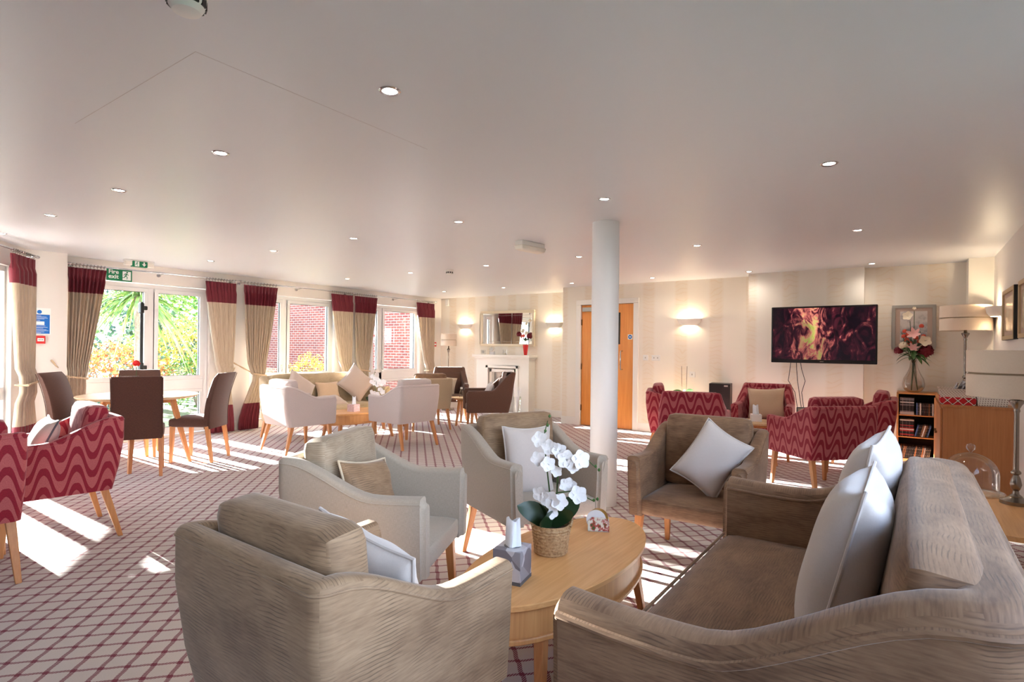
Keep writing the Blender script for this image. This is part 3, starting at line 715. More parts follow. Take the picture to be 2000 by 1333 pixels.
# ------------------------------------------------------------------ fireplace, mirror, mantel things
fp = thing('fireplace', 'cream stone fireplace surround with a mantel shelf', 'fireplace', (-6.575, YF, 0))
m = MB(); hwf = .64
m.box(-hwf, -hwf+.24, -.22, 0, 0, 1.09); m.box(hwf-.24, hwf, -.22, 0, 0, 1.09); m.box(-hwf+.24, hwf-.24, -.22, 0, .93, 1.09); m.build('surround', 'plaster', fp, smooth=False, bevel=.006)
m = MB(); m.box(-hwf-.06, hwf+.06, -.30, 0, 1.115, 1.165); m.box(-hwf-.03, hwf+.03, -.26, 0, 1.085, 1.118); m.build('mantel_shelf', 'plaster', fp, smooth=False, bevel=.008)
m = MB(); m.box(-.40, -.34, -.235, -.20, 0, .95); m.box(.34, .40, -.235, -.20, 0, .95); m.box(-.40, .40, -.235, -.20, .90, .95)
m.box(-.33, -.27, -.19, -.1, 0, .88); m.box(.27, .33, -.19, -.1, 0, .88); m.box(-.33, .33, -.19, -.1, .82, .88); m.build('inner_moulding', 'plaster', fp, smooth=False, bevel=.005)
m = MB(); m.box(-.36, .36, -.05, -.01, 0, .9); m.build('back_panel', 'plaster', fp, smooth=False)
m = MB(); m.box(-.20, .20, -.07, -.05, 0, .58); m.build('firebox', 'grey_frame', fp, smooth=False)
m = MB(); m.box(-hwf-.05, hwf+.05, -.42, -.22, 0, .05); m.build('hearth', 'plaster', fp, smooth=False, bevel=.006)
mi = thing('wall_mirror', 'wide rectangular mirror with a pale frame above the fireplace', 'mirror', (-6.60, YF-.002, 1.69))
m = MB(); a, b = .66, .36
for x0, x1, z0, z1 in ((-a, a, b-.05, b), (-a, a, -b, -b+.05), (-a, -a+.05, -b+.05, b-.05), (a-.05, a, -b+.05, b-.05)): m.box(x0, x1, -.05, 0, z0, z1)
m.build('mirror_frame', 'petal_cream', mi, smooth=False, bevel=.012)
m = MB(); m.box(-a+.05, a-.05, -.03, -.02, -b+.05, b-.05); m.build('mirror_glass', 'mirror', mi, smooth=False)
m = MB()
for x0, x1, z0, z1 in ((-a+.10, -a+.104, -b+.05, b-.05), (a-.104, a-.10, -b+.05, b-.05), (-a+.05, a-.05, b-.104, b-.10), (-a+.05, a-.05, -b+.10, -b+.104)): m.box(x0, x1, -.032, -.03, z0, z1)
m.build('bevel_line', 'grey_frame', mi, smooth=False)

def bloom(mb, c, r, nrm, layers=2, petals=6, seed=0, flat=.35):
    rr = random.Random(seed); nrm = Vector(nrm).normalized(); a = nrm.orthogonal().normalized(); b = nrm.cross(a)
    c = Vector(c)
    for L in range(layers):
        q = r*(1-L*.28); off = rr.uniform(0, 2)
        for k in range(petals):
            t = 2*PI*k/petals+off; d = a*math.cos(t)+b*math.sin(t); s = nrm.cross(d); wd = q*(1.05 if petals < 6 else .55)
            g = []
            for i in range(5):
                u = i/4; wv = wd*max(0.05, math.sin(PI*(.10+.86*u)))**.6
                cup = nrm*(q*flat*(u**1.5) + L*r*.12)
                g.append([c+d*(q*u)+cup-s*wv*.5 + nrm*wv*.15, c+d*(q*u*1.03)+cup, c+d*(q*u)+cup+s*wv*.5 + nrm*wv*.15])
            for i in range(4):
                for j in range(2): mb.quad([g[i][j], g[i][j+1], g[i+1][j+1], g[i+1][j]])
def ball_bloom(mb, c, r, seed=0):
    rr = random.Random(seed); c = Vector(c)
    for i in range(34):
        z = 1-1.7*i/34; th = i*2.4; d = Vector((math.sqrt(max(0, 1-z*z))*math.cos(th), math.sqrt(max(0, 1-z*z))*math.sin(th), z))
        a = d.orthogonal().normalized(); b = d.cross(a); p = c+d*r*.75
        mb.quad([p-a*r*.42, p-b*r*.36+d*r*.22, p+a*r*.42, p+b*r*.36+d*r*.22])
def leaf(mb, base, d, l, w, droop=.3, K=6, twist=0):
    base = Vector(base); d = Vector(d).normalized(); s = d.cross(Vector((0, 0, 1)))
    s = s.normalized() if s.length > .01 else Vector((1, 0, 0)); prev = None
    if twist: s = (Matrix.Rotation(twist, 3, d) @ s)
    for k in range(K+1):
        t = k/K; p = base+d*l*t-Vector((0, 0, droop*l*t*t)); ww = w*.5*math.sin(PI*(.06+.94*t))**.7 if t < 1 else .001
        q = (p-s*ww+Vector((0, 0, ww*.25)), p, p+s*ww+Vector((0, 0, ww*.25)))
        if prev: mb.quad([prev[0], prev[1], q[1], q[0]]); mb.quad([prev[1], prev[2], q[2], q[1]])
        prev = q
vs = thing('flower_vase', 'red and clear glass vase of red and white flowers on the mantel', 'vase', (-6.03, YF-.2, 1.165))
m = MB(); m.lathe([(.028, 0), (.032, .01), (.048, .14), (.055, .20)], 24); m.build('vase_body', 'red_plastic', vs)
m = MB(); m.lathe([(.055, .20), (.062, .28)], 24, cap=False); m.build('vase_rim', 'clear_glass', vs)
m = MB(); ball_bloom(m, (-.13, -.03, .40), .055, 1); m.build('red_bloom', 'petal_wine', vs); m = MB(); ball_bloom(m, (.12, -.05, .36), .06, 2); m.build('red_bloom', 'petal_wine', vs)
m = MB(); bloom(m, (-.03, -.03, .46), .06, (-.2, -1, .3), seed=3); bloom(m, (.05, -.04, .42), .05, (.3, -1, .3), seed=4); bloom(m, (.02, 0, .60), .045, (0, -1, .5), seed=5); bloom(m, (.1, 0, .66), .04, (.3, -1, .4), seed=6); m.build('white_bloom', 'petal_cream', vs)
m = MB(); bloom(m, (.0, -.06, .37), .045, (0, -1, .2), seed=9); bloom(m, (-.05, -.05, .36), .04, (-.4, -1, .1), seed=10); m.build('coral_bloom', 'petal_coral', vs)
m = MB()
for k in range(16): a_ = 2*PI*k/16; leaf(m, (0, 0, .27), (math.cos(a_), math.sin(a_)*.6, .7+.3*math.sin(3*k)), .16, .035, .4)
m.build('leaves', 'leaf_mid', vs)
m = MB()
for k, (x, y, z) in enumerate([(-.13, -.03, .40), (.12, -.05, .36), (-.03, -.03, .46), (.02, 0, .6), (.1, 0, .66)]): m.tube([(0, 0, .02), (x*.3, y*.3, .26), (x, y, z)], .003, 5)
m.build('stems', 'stem', vs)
t = thing('mantel_clock', 'small pale arched clock standing on the mantel', 'clock', (-6.83, YF-.2, 1.165))
m = MB(); pts = [(-.06, 0), (.06, 0), (.06, .10)] + [(.06*math.cos(PI*k/12), .10+.055*math.sin(PI*k/12)) for k in range(1, 12)] + [(-.06, .10)]
m.rings([[Vector((x, y, z)) for x, z in pts] for y in (-.025, .025)]); m.build('case', 'clear_glass', t, smooth=False)
m = MB(); m.lathe([(.04, -.003), (.04, .003)], 24); m.build('dial', 'grey_frame', t, rot=(R(90), 0, 0), loc=(0, -.027, .105)); m = MB(); m.box(-.05, .05, -.02, .02, 0, .06); m.build('plinth', 'petal_white', t, smooth=False, bevel=.004)
t = thing('glass_ornament', 'clear square glass ornament at the left end of the mantel', 'ornament', (-7.06, YF-.2, 1.165))
m = MB(); m.box(-.05, .05, -.02, .02, 0, .09); m.build('block', 'clear_glass', t, smooth=False, bevel=.006); m = MB(); m.lathe([(.025, .0), (.03, .01), (.03, .012)], 20); m.build('disc', 'grey_frame', t, loc=(0, 0, .05), rot=(R(90), 0, 0))
t = thing('candle_glass', 'clear glass tumbler on the mantel below the mirror', 'glass', (-6.52, YF-.2, 1.165))
m = MB(); m.lathe([(.035, 0), (.04, .02), (.04, .10)], 20, cap=False); m.build('tumbler', 'clear_glass', t); m = MB(); m.lathe([(.03, .004), (.03, .03)], 16); m.build('candle', 'petal_cream', t)
t = thing('crystal_vase', 'clear cut glass vase standing on the hearth', 'vase', (-6.12, YF-.33, .05))
m = MB(); m.lathe([(.05, 0), (.06, .05), (.07, .22), (.075, .32)], 12, cap=False); m.build('vase_body', 'clear_glass', t, smooth=False)
m = MB()
for k in range(9): m.tube([(0, 0, .02), (.03*math.cos(k), .03*math.sin(k), .3), (.07*math.cos(k), .07*math.sin(k), .45+.03*(k % 3))], .004, 5)
m.build('white_twigs', 'petal_white', t)
t = thing('lantern', 'small white candle lantern on the floor beside the fireplace', 'lantern', (-6.50, YF-.60, 0))
m = MB(); m.box(-.05, .05, -.05, .05, 0, .02); m.box(-.05, .05, -.05, .05, .20, .22)
for a_, b_ in ((-.045, -.045), (.045, -.045), (.045, .045), (-.045, .045)): m.box(a_-.005, a_+.005, b_-.005, b_+.005, .02, .2)
m.build('frame', 'white_trim', t, smooth=False); m = MB(); m.lathe([(.025, .02), (.025, .14)], 16); m.build('candle', 'petal_cream', t)

# ------------------------------------------------------------------ television
tv = thing('television', 'wall mounted flat television showing burning flames', 'television', (-.90, 8.0, 1.51), R(0))
m = MB(); m.box(-.585, .585, 0, .06, -.36, .36); m.build('casing', 'black_plastic', tv, smooth=False, bevel=.008)
m = MB(); m.box(-.565, .565, -.004, .002, -.315, .338); m.build('screen', 'tv_screen', tv, smooth=False)
m = MB(); m.box(-.02, .02, -.006, 0, -.342, -.336); m.build('maker_mark', 'grey_frame', tv, smooth=False)
m = MB(); m.box(-.12, .12, .06, .24, -.1, .1); m.build('wall_bracket', 'black_plastic', tv, smooth=False)
for k, x0 in enumerate((-.36, -.30, -.26)):
    m = MB(); m.tube([(x0, .10, -.30), (x0-.03+.02*k, .2, -.45), (x0+.05*(k-1), .21, -.6), (x0+.03-.01*k, .215, -.75), (x0+.06, .22, -.95-.1*k)], .004, 6); m.build('cable', 'black_plastic', tv)
sp = thing('floor_speaker', 'tall black box speaker standing by the far wall', 'speaker', (-2.20, 8.30, 0), R(8))
m = MB(); m.box(-.14, .14, -.14, .14, .04, .83); m.build('cabinet', 'speaker_black', sp, smooth=False, bevel=.004); m = MB(); m.box(-.15, .15, -.15, .15, 0, .04); m.build('plinth', 'black_plastic', sp, smooth=False)
m = MB(); m.box(.06, .11, -.146, -.14, .79, .81); m.build('badge', 'grey_frame', sp, smooth=False)

# ------------------------------------------------------------------ upholstery builders
def shell_mesh(Wt, D, t, a, c, b, Wb=.95, Db=.06, r=.07, s0=-.10, s1=.28, tr=None, lean=0, narrow=0, dip=0.0, tt=None, frontdrop=.012):
    """U-shaped upholstered shell: arms flow up into the back. Front is -y."""
    tr = tr or t; hw_, hd = Wt/2, D/2
    path = []
    N = 16
    for i in range(N+1): path.append((-hw_, -hd + (2*hd-r)*i/N, (-1, 0)))
    for k in range(1, 7): th = PI - (PI/2)*k/6; path.append((-hw_+r + r*math.cos(th), hd-r + r*math.sin(th), (math.cos(th), math.sin(th))))
    M_ = max(8, int(Wt/.08))
    for i in range(1, M_+1): path.append((-hw_+r + (2*hw_-2*r)*i/M_, hd, (0, 1)))
    for k in range(1, 7): th = PI/2 - (PI/2)*k/6; path.append((hw_-r + r*math.cos(th), hd-r + r*math.sin(th), (math.cos(th), math.sin(th))))
    for i in range(1, N+1): path.append((hw_, hd-r - (2*hd-r)*i/N, (1, 0)))
    rr = []
    def ring(x, y, n, zt, th, shrink=0.0):
        q = min(.024, th*.36) if Wt < 1 else min(.045, th*.42); pts = []
        ix, iy = -n[0], -n[1]
        o = shrink
        for z in (b+o*.6, lerp(b, zt, .33), lerp(b, zt, .7), zt-q-o): pts.append((x+ix*o, y+iy*o, z))
        for k in range(1, 6):
            an = PI/2*k/5; pts.append((x+ix*(o+q*math.sin(an)*1.0), y+iy*(o+q*math.sin(an)), zt-o-q+q*math.sin(an)+0*math.cos(an)) if 0 else (x+ix*(o+q*(1-math.cos(an))), y+iy*(o+q*(1-math.cos(an))), zt-o-q+q*math.sin(an)))
        for k in range(0, 6):
            an = PI/2*k/5; pts.append((x+ix*(th-o-q+q*math.sin(an)), y+iy*(th-o-q+q*math.sin(an)), zt-o-q+q*math.cos(an)))
        for z in (lerp(b, zt, .6), b+o*.6): pts.append((x+ix*(th-o), y+iy*(th-o), z))
        return pts
    def ztop(y):
        k = sstep(s0, s1, y); return a + (c-a)*k - dip*math.sin(PI*min(1, max(0, (y+hd)/(s0+hd+.15))))
    def add(x, y, n):
        k = sstep(-.05, hd, y)
        zt = ztop(y); th = lerp(t, tr, k); rr.append(ring(x, y, n, zt, th))
    def addend(x, y, n, sgn):
        seq = [(.030, -.022), (.026, -.012), (.018, -.0045), (.009, 0.0)]
        out = []
        for sh, off in seq: out.append(ring(x, y - off*-1.0*-1 if 0 else y + off*1.0, n, a - frontdrop*(sh/.03), t, sh*.55))
        return out
    st = addend(-hw_, -hd, (-1, 0), 1)
    rr += st
    for x, y, n in path: add(x, y, n)
    rr += list(reversed(addend(hw_, -hd, (1, 0), 1)))
    def deform(p):
        x, y, z = p
        k = min(1, max(0, (z-b)/(a-b)))
        wx = lerp(Wb, 1.0, k**.7)
        rear = sstep(-.1, hd, y)
        yy = y - Db*rear*(1-k)**1.5
        if z > a: yy += lean*rear*(z-a)/(c-a+1e-6)
        if narrow and z > a-.05: wx *= 1-narrow*sstep(a-.05, c, z)
        return (x*wx, yy, z)
    m = MB(); m.rings([[Vector(deform(p)) for p in q] for q in rr])
    edge_o = [Vector(deform(q[3])) for q in rr[3:-3]]; edge_i = [Vector(deform(q[15-1])) for q in rr[3:-3]]
    return m, edge_o, edge_i
def soft_box(x0, x1, y0, y1, z0, z1, crown=.02, n=10, pw=4.0, M=None, bulge=.0):
    """cushion-like block with rounded edges"""
    m = MB(); nz = 4
    cx, cy_, cz = (x0+x1)/2, (y0+y1)/2, (z0+z1)/2; hx, hy, hz = (x1-x0)/2, (y1-y0)/2, (z1-z0)/2
    bm = m.bm; bmesh.ops.create_cube(bm, size=2.0)
    bmesh.ops.subdivide_edges(bm, edges=bm.edges[:], cuts=n, use_grid_fill=True)
    rad = min(hx, hy, hz)*.62
    for v in bm.verts:
        p = v.co
        q = Vector((p.x*hx, p.y*hy, p.z*hz))
        inner = Vector((max(-hx+rad, min(hx-rad, q.x)), max(-hy+rad, min(hy-rad, q.y)), max(-hz+rad, min(hz-rad, q.z))))
        d = q-inner
        if d.length > 1e-9: q = inner + d.normalized()*min(rad, d.length if (abs(p.x) < 1 and abs(p.y) < 1 and abs(p.z) < 1) else rad)
        cr = (1-p.x**2)*(1-p.y**2)*crown*(1 if p.z > 0 else 0)*max(0, p.z)
        q = Vector((q.x + bulge*p.x*(1-p.z**2)*(1-p.y**2), q.y+bulge*p.y*(1-p.z**2)*(1-p.x**2), q.z+cr))
        v.co = q + Vector((cx, cy_, cz))
        if M is not None: v.co = M @ v.co
    return m
def leg_mesh(top, foot, h, wt=.046, wf=.028):
    m = MB(); m.rings([[Vector((cx+sx_*w/2, cy_+sy_*w/2, z)) for sx_, sy_ in ((-1, -1), (1, -1), (1, 1), (-1, 1))] for cx, cy_, z, w in ((foot[0], foot[1], 0, wf), (lerp(foot[0], top[0], .6), lerp(foot[1], top[1], .6), h*.6, lerp(wf, wt, .7)), (top[0], top[1], h, wt))]); return m

PROTO = {}
def armchair(style, label, x, y, rz, group):
    g = 'velvet_taupe velvet_brown'; key = style
    if key in PROTO: return dup(PROTO[key], (x, y, 0), R(rz), label, group)
    root = thing('armchair', label, 'armchair', (x, y, 0), R(rz), group)
    mats = dict(linen=('linen_grey', 'velvet_silver', 'linen_grey'), linen2=('linen_grey', 'velvet_taupe', 'linen_grey'), taupe=('velvet_taupe', 'velvet_taupe', 'velvet_taupe'), brownv=('velvet_brown', 'velvet_brown', 'velvet_brown'),
                white=('linen_white', 'linen_white', 'linen_white'), beige=('linen_beige', 'velvet_brown', 'linen_beige'), red=('red_wave',)*3, redhigh=('red_wave',)*3, brown=('linen_brown',)*3)[style]
    high = style in ('redhigh', 'brown')
    if not high:
        m, eo, ei = shell_mesh(.67, .66, .078, .672, .812, .325, s0=-.12, s1=.29, dip=.006, r=.04, tr=.065)
    else:
        m, eo, ei = shell_mesh(.68, .68, .085, .655, .93 if style == 'brown' else .88, .325, tr=.13, s0=.0, s1=.31, lean=.05, narrow=.16, r=.06)
    m.build('shell', mats[0], root, ang=50)
    w_ = .335-.085+.012
    soft_box(-w_, w_, -.335, .26, .325, .435, .02, 8).build('seat', mats[2], root)
    if not high:
        M_ = Matrix.Translation((0, .158, .43)) @ Matrix.Rotation(R(-6), 4, 'X')
        soft_box(-.258, .258, -.075, .06, 0, .455, .0, 9, M=M_, bulge=.008).build('back_cushion', mats[1], root)
    else:
        M_ = Matrix.Translation((0, .20, .43)) @ Matrix.Rotation(R(-8), 4, 'X')
        soft_box(-.25, .25, -.05, .06, 0, .40, .0, 9, M=M_, bulge=.01).build('back_pad', mats[1], root)
    for sx_ in (-1, 1):
        leg_mesh((sx_*.275, -.27), (sx_*.297, -.29), .345).build('leg', 'oak_leg', root, smooth=False, bevel=.004)
        leg_mesh((sx_*.272, .22), (sx_*.30, .315), .345).build('leg', 'oak_leg', root, smooth=False, bevel=.004)
    if not high:
        p = MB(); p.tube([v + Vector((0, 0, 0)) for v in eo], .0035, 6); p.build('piping', mats[0], root)
    PROTO[key] = root; return root
G1 = 'armchairs around the near oval table'
armchair('taupe', 'taupe velvet armchair nearest the camera, seen from behind', -1.292, 1.04, 178.7, G1)
armchair('linen', 'pale linen armchair left of the oval table with silvery back cushion', -2.078, 1.848, 114.2, G1)
armchair('linen2', 'linen armchair left of the white column with taupe velvet back', -1.90, 2.906, 65.1, G1)
armchair('brownv', 'brown velvet armchair right of the white column', -1.036, 3.468, 1.3, G1)
G2 = 'red wave patterned armchairs'
armchair('red', 'red wave patterned armchair cut by the left edge of the picture', -4.27, .70, 263, G2)
armchair('red', 'red wave patterned armchair left with a grey cushion', -4.70, 1.33, 352, G2)
armchair('red', 'red wave patterned armchair leftmost of the far red group', -2.33, 6.74, 110, G2)
armchair('redhigh', 'red wave patterned armchair with its back to the brown velvet armchair', -1.85, 5.98, 191, G2)
armchair('redhigh', 'red wave patterned armchair facing us below the television', -1.47, 7.52, 5, G2)
armchair('red', 'large red wave patterned armchair turned away left of the bookcase', -.685, 6.05, 226.4, G2)
armchair('red', 'red wave patterned armchair touching the bookcase', -.43, 7.19, 270, G2)
G3 = 'white armchairs by the window sofa'
armchair('white', 'white linen armchair left of the far coffee table', -6.265, 4.231, 175.4, G3)
armchair('white', 'white linen armchair right of the far coffee table', -5.449, 5.274, 267.2, G3)
armchair('beige', 'beige armchair with a slouching brown back cushion by the windows', -6.34, 6.62, 240, 'armchairs by the fireplace')
armchair('brown', 'dark brown high backed armchair nearest the window corner', -6.85, 7.75, 42, 'armchairs by the fireplace')
armchair('brown', 'sunlit brown high backed armchair in front of the fireplace', -5.33, 6.93, 315, 'armchairs by the fireplace')

def sofa(label, x, y, rz, mat, matb, Wt=1.74, D=.92, pipe=True):
    root = thing('sofa', label, 'sofa', (x, y, 0), R(rz))
    m, eo, ei = shell_mesh(Wt, D, .115, .675, .865, .25, tr=.14, s0=-.12, s1=.36, r=.12, dip=.012, Wb=.98, Db=.05)
    m.build('shell', mat, root, ang=50)
    w_ = Wt/2-.10
    soft_box(-w_, w_, -D/2-.015, .25, .25, .425, .03, 10).build('seat', mat, root)
    M_ = Matrix.Translation((0, D/2-.245, .40)) @ Matrix.Rotation(R(-7), 4, 'X')
    soft_box(-w_+.02, w_-.02, -.03, .13, 0, .495, 0, 10, M=M_, bulge=.015).build('back_cushion', matb, root)
    for sx_ in (-1, 1):
        leg_mesh((sx_*(Wt/2-.09), -D/2+.08), (sx_*(Wt/2-.07), -D/2+.06), .26, .05, .034).build('leg', 'oak_leg', root, smooth=False, bevel=.004)
        leg_mesh((sx_*(Wt/2-.09), D/2-.12), (sx_*(Wt/2-.07), D/2-.05), .26, .05, .034).build('leg', 'oak_leg', root, smooth=False, bevel=.004)
    if pipe:
        p = MB(); p.tube(eo, .010, 8); p.build('piping', mat, root); p = MB(); p.tube(ei, .007, 8); p.build('piping', mat, root)
        p = MB(); p.tube([(-w_+.02, -D/2-.012, .408), (w_-.02, -D/2-.012, .408)], .006, 8); p.build('piping', mat, root)
    return root
sofa('large brown velvet sofa filling the lower right of the picture', -.26, 2.10, 270, 'velvet_brown', 'velvet_brown')
sofa('patterned beige sofa standing in front of the middle window', -7.12, 5.30, 90, 'velvet_gold', 'velvet_gold', 1.80, .78, False)

# ------------------------------------------------------------------ scatter cushions
def pillow(label, loc, az, tilt, roll, w, h, th, mat, pipe_mat=None, group=None, seed=0, pull=.10):
    root = thing('cushion', label, 'cushion', loc, 0, group)
    root.rotation_euler = (Matrix.Rotation(R(az), 3, 'Z') @ Matrix.Rotation(R(tilt), 3, 'X') @ Matrix.Rotation(R(roll), 3, 'Y')).to_euler()
    rr = random.Random(seed); n = 22; m = MB()
    ph = [rr.uniform(0, 6) for _ in range(6)]
    def pt(u, v, s):
        k = 1 - pull*(1-abs(v)**2.0)*(abs(u)**3); k2 = 1 - pull*(1-abs(u)**2.0)*(abs(v)**3)
        x = u*w/2*k; z = v*h/2*k2
        e = max(0, (1-u**4))**.5 * max(0, (1-v**4))**.5
        wr = .006*(math.sin(7*u+3*v+ph[0])*abs(v)**2 + math.sin(8*v-4*u+ph[1])*abs(u)**2)*e
        return Vector((x, s*(th/2*e*(1-.12*u*u-.12*v*v) + wr), z))
    for s in (-1, 1):
        g = [[m.bm.verts.new(pt(-1+2*i/n, -1+2*j/n, s)) for i in range(n+1)] for j in range(n+1)]
        for j in range(n):
            for i in range(n): m.bm.faces.new((g[j][i], g[j][i+1], g[j+1][i+1], g[j+1][i]))
    m.build('cover', mat, root, ang=80)
    ed = [pt(-1+2*i/n, -1, 0) for i in range(n)] + [pt(1, -1+2*i/n, 0) for i in range(n)] + [pt(1-2*i/n, 1, 0) for i in range(n)] + [pt(-1, 1-2*i/n, 0) for i in range(n)]
    p = MB(); p.tube(ed, .0055 if pipe_mat is None or w > .3 else .004, 7, closed=True); p.build('piping', pipe_mat or mat, root)
    return root
GS = 'pale cushions on the near sofa'
pillow('large pale cushion nearest us against the sofa back', (-.155, 1.99, .675), 270, -14, 0, .50, .53, .20, 'cushion_pale', seed=1, group=GS)
pillow('large pale cushion behind the nearest one on the sofa', (-.135, 2.53, .71), 266, -11, 2, .50, .57, .19, 'cushion_pale', seed=2, group=GS)
def in_chair(cx, cy_, rz, lx, ly, lz):
    a = R(rz); return (cx+lx*math.cos(a)-ly*math.sin(a), cy_+lx*math.sin(a)+ly*math.cos(a), lz)
pillow('pale cushion lying in the nearest taupe armchair', in_chair(-1.292, 1.04, 178.7, -.07, -.03, .63), 178.7, -20, -12, .36, .38, .12, 'cushion_pale', seed=3)
pillow('brown velvet cushion with pale piping in the linen armchair', in_chair(-2.078, 1.848, 114.2, -.10, .0, .61), 104, -20, 8, .34, .34, .12, 'velvet_taupe', 'cushion_cream', seed=4)
pillow('pale upright cushion in the linen armchair left of the column', in_chair(-1.90, 2.906, 65.1, -.05, -.05, .62), 50, -14, 0, .30, .42, .12, 'cushion_pale', seed=5)
pillow('pale cushion tipped on its corner in the brown velvet armchair', in_chair(-1.036, 3.468, 1.3, .08, -.06, .655), 10, -18, 32, .30, .39, .13, 'cushion_pale', seed=6)
pillow('grey cushion in the left red armchair', in_chair(-4.70, 1.33, 352, -.02, -.08, .62), 352, -24, 0, .40, .38, .13, 'cushion_mink', 'steel_band', seed=7)
pillow('beige cushion in the red armchair below the television', in_chair(-1.47, 7.52, 5, .02, .03, .64), 5, -16, -3, .42, .40, .12, 'cushion_beige', seed=8)
pillow('pale piped cushion in the large red armchair by the bookcase', in_chair(-.685, 6.05, 226.4, .05, -.06, .62), 226, -20, 6, .36, .36, .12, 'cushion_cream', 'steel_band', seed=9)
pillow('mink cushion leaning in the left corner of the window sofa', (-7.10, 4.83, .68), 100, -24, 38, .44, .44, .15, 'cushion_mink', seed=10, group='cushions on the window sofa')
pillow('large mink cushion standing on its corner on the window sofa', (-7.08, 5.82, .72), 76, -16, 45, .46, .46, .16, 'cushion_mink', seed=11, group='cushions on the window sofa')
pillow('small gold cushion in the middle of the window sofa', (-7.16, 5.35, .62), 90, -16, 0, .40, .28, .10, 'cushion_beige', seed=12, group='cushions on the window sofa')
pillow('flat mink cushion lying on the seat of the window sofa', (-6.98, 5.28, .49), 90, -68, 0, .42, .30, .10, 'cushion_mink', seed=13, group='cushions on the window sofa')
pillow('cream cushion in the dark brown corner armchair', in_chair(-6.85, 7.75, 42, -.06, -.02, .60), 42, -16, 10, .34, .34, .11, 'cushion_cream', seed=14)
pillow('white cushion in the sunlit brown armchair', in_chair(-5.33, 6.93, 315, 0, .0, .60), 315, -22, 5, .34, .34, .11, 'cushion_pale', seed=15)

# ------------------------------------------------------------------ dining set
def dining_chair(label, x, y, rz, first=[None]):
    G = 'brown upholstered dining chairs'
    if first[0]: return dup(first[0], (x, y, 0), R(rz), label, G)
    root = thing('dining_chair', label, 'chair', (x, y, 0), R(rz), G)
    soft_box(-.225, .225, -.25, .18, .385, .485, .02, 8).build('seat', 'linen_dining', root)
    m = MB(); rr = []
    for k in range(13):
        t_ = k/12; z = lerp(.37, .985, t_); yb = .20 + .02*math.sin(t_*PI)*-1 + .10*t_**1.6; th = lerp(.075, .05, t_)*(1 if k < 12 else .55); hw2 = .210*(1 if 0 < k < 12 else .97)
        rr.append([Vector((x_, y_, z)) for x_, y_ in ((-hw2, yb-th+.01), (-hw2+.012, yb-th), (hw2-.012, yb-th), (hw2, yb-th+.01), (hw2, yb-.008), (hw2-.01, yb), (-hw2+.01, yb), (-hw2, yb-.008))])
    m.rings(rr); m.build('backrest', 'linen_dining', root, ang=50)
    for s in (-1, 1):
        p = MB(); p.tube([(s*.210, .20 + .10*(k/12)**1.6 - .02*math.sin(k/12*PI), lerp(.38, .975, k/12)) for k in range(13)], .004, 6)
        p.build('piping', 'linen_dining', root)
    for s in (-1, 1):
        leg_mesh((s*.195, -.21), (s*.205, -.22), .40, .042, .030).build('leg', 'oak_leg', root, smooth=False, bevel=.003)
        leg_mesh((s*.19, .16), (s*.20, .22), .40, .042, .030).build('leg', 'oak_leg', root, smooth=False, bevel=.003)
    first[0] = root; return root
dining_chair('brown dining chair seen squarely from behind at the round table', -6.30, 2.46, 246)
dining_chair('brown dining chair right of the round table, seen from the side', -6.56, 3.20, 307)
dining_chair('brown dining chair left of the round table beside the pier', -7.30, 2.28, 136)
dining_chair('brown dining chair behind the round table facing us', -7.38, 2.86, 62)
dt = thing('dining_table', 'round pale oak dining table by the fire exit', 'table', (-6.77, 2.65, 0))
m = MB(); m.lathe([(.53, .725), (.56, .745), (.56, .752), (.001, .752)], 64); m.build('table_top', 'oak_pale', dt, ang=30)
for k in range(4):
    a_ = PI/4+PI/2*k+.25; top = (.30*math.cos(a_), .30*math.sin(a_)); ft = (.48*math.cos(a_), .48*math.sin(a_)); leg_mesh(top, ft, .73, .055, .032).build('leg', 'oak_leg', dt, smooth=False, bevel=.004)
m = MB(); M_ = Matrix.Rotation(PI/4+.25, 4, 'Z'); m.box(-.32, .32, -.02, .02, .66, .725, M_); m.box(-.02, .02, -.32, .32, .66, .725, M_); m.build('apron', 'oak_leg', dt, smooth=False)
t = thing('menu_holder', 'small clear card holder with pink cards on the dining table', 'card holder', (-6.92, 2.60, .752), R(55))
m = MB(); m.box(-.09, .09, -.04, -.037, 0, .20); m.box(-.09, .09, .037, .04, 0, .20); m.box(-.09, .09, -.04, .04, 0, .004); m.build('holder', 'clear_glass', t, smooth=False)
m = MB(); m.box(-.06, .03, -.01, .01, .005, .19); m.build('card', 'petal_pink', t, smooth=False); m = MB(); m.box(-.08, -.065, -.03, .03, .005, .18); m.box(.06, .08, -.03, .03, .005, .18); m.build('napkins', 'grey_frame', t, smooth=False)
t = thing('bud_vase', 'slim vase holding one round red flower on the dining table', 'flower', (-6.98, 2.70, .752))
m = MB(); m.lathe([(.02, 0), (.03, .03), (.012, .10), (.014, .12)], 16); m.build('vase_body', 'clear_glass', t)
m = MB(); m.tube([(0, 0, .01), (0, 0, .29)], .003, 6); m.build('stem', 'stem', t); m = MB(); ball_bloom(m, (0, 0, .33), .038, 4); ball_bloom(m, (0, 0, .325), .032, 8); m.build('bloom', 'petal_red', t)

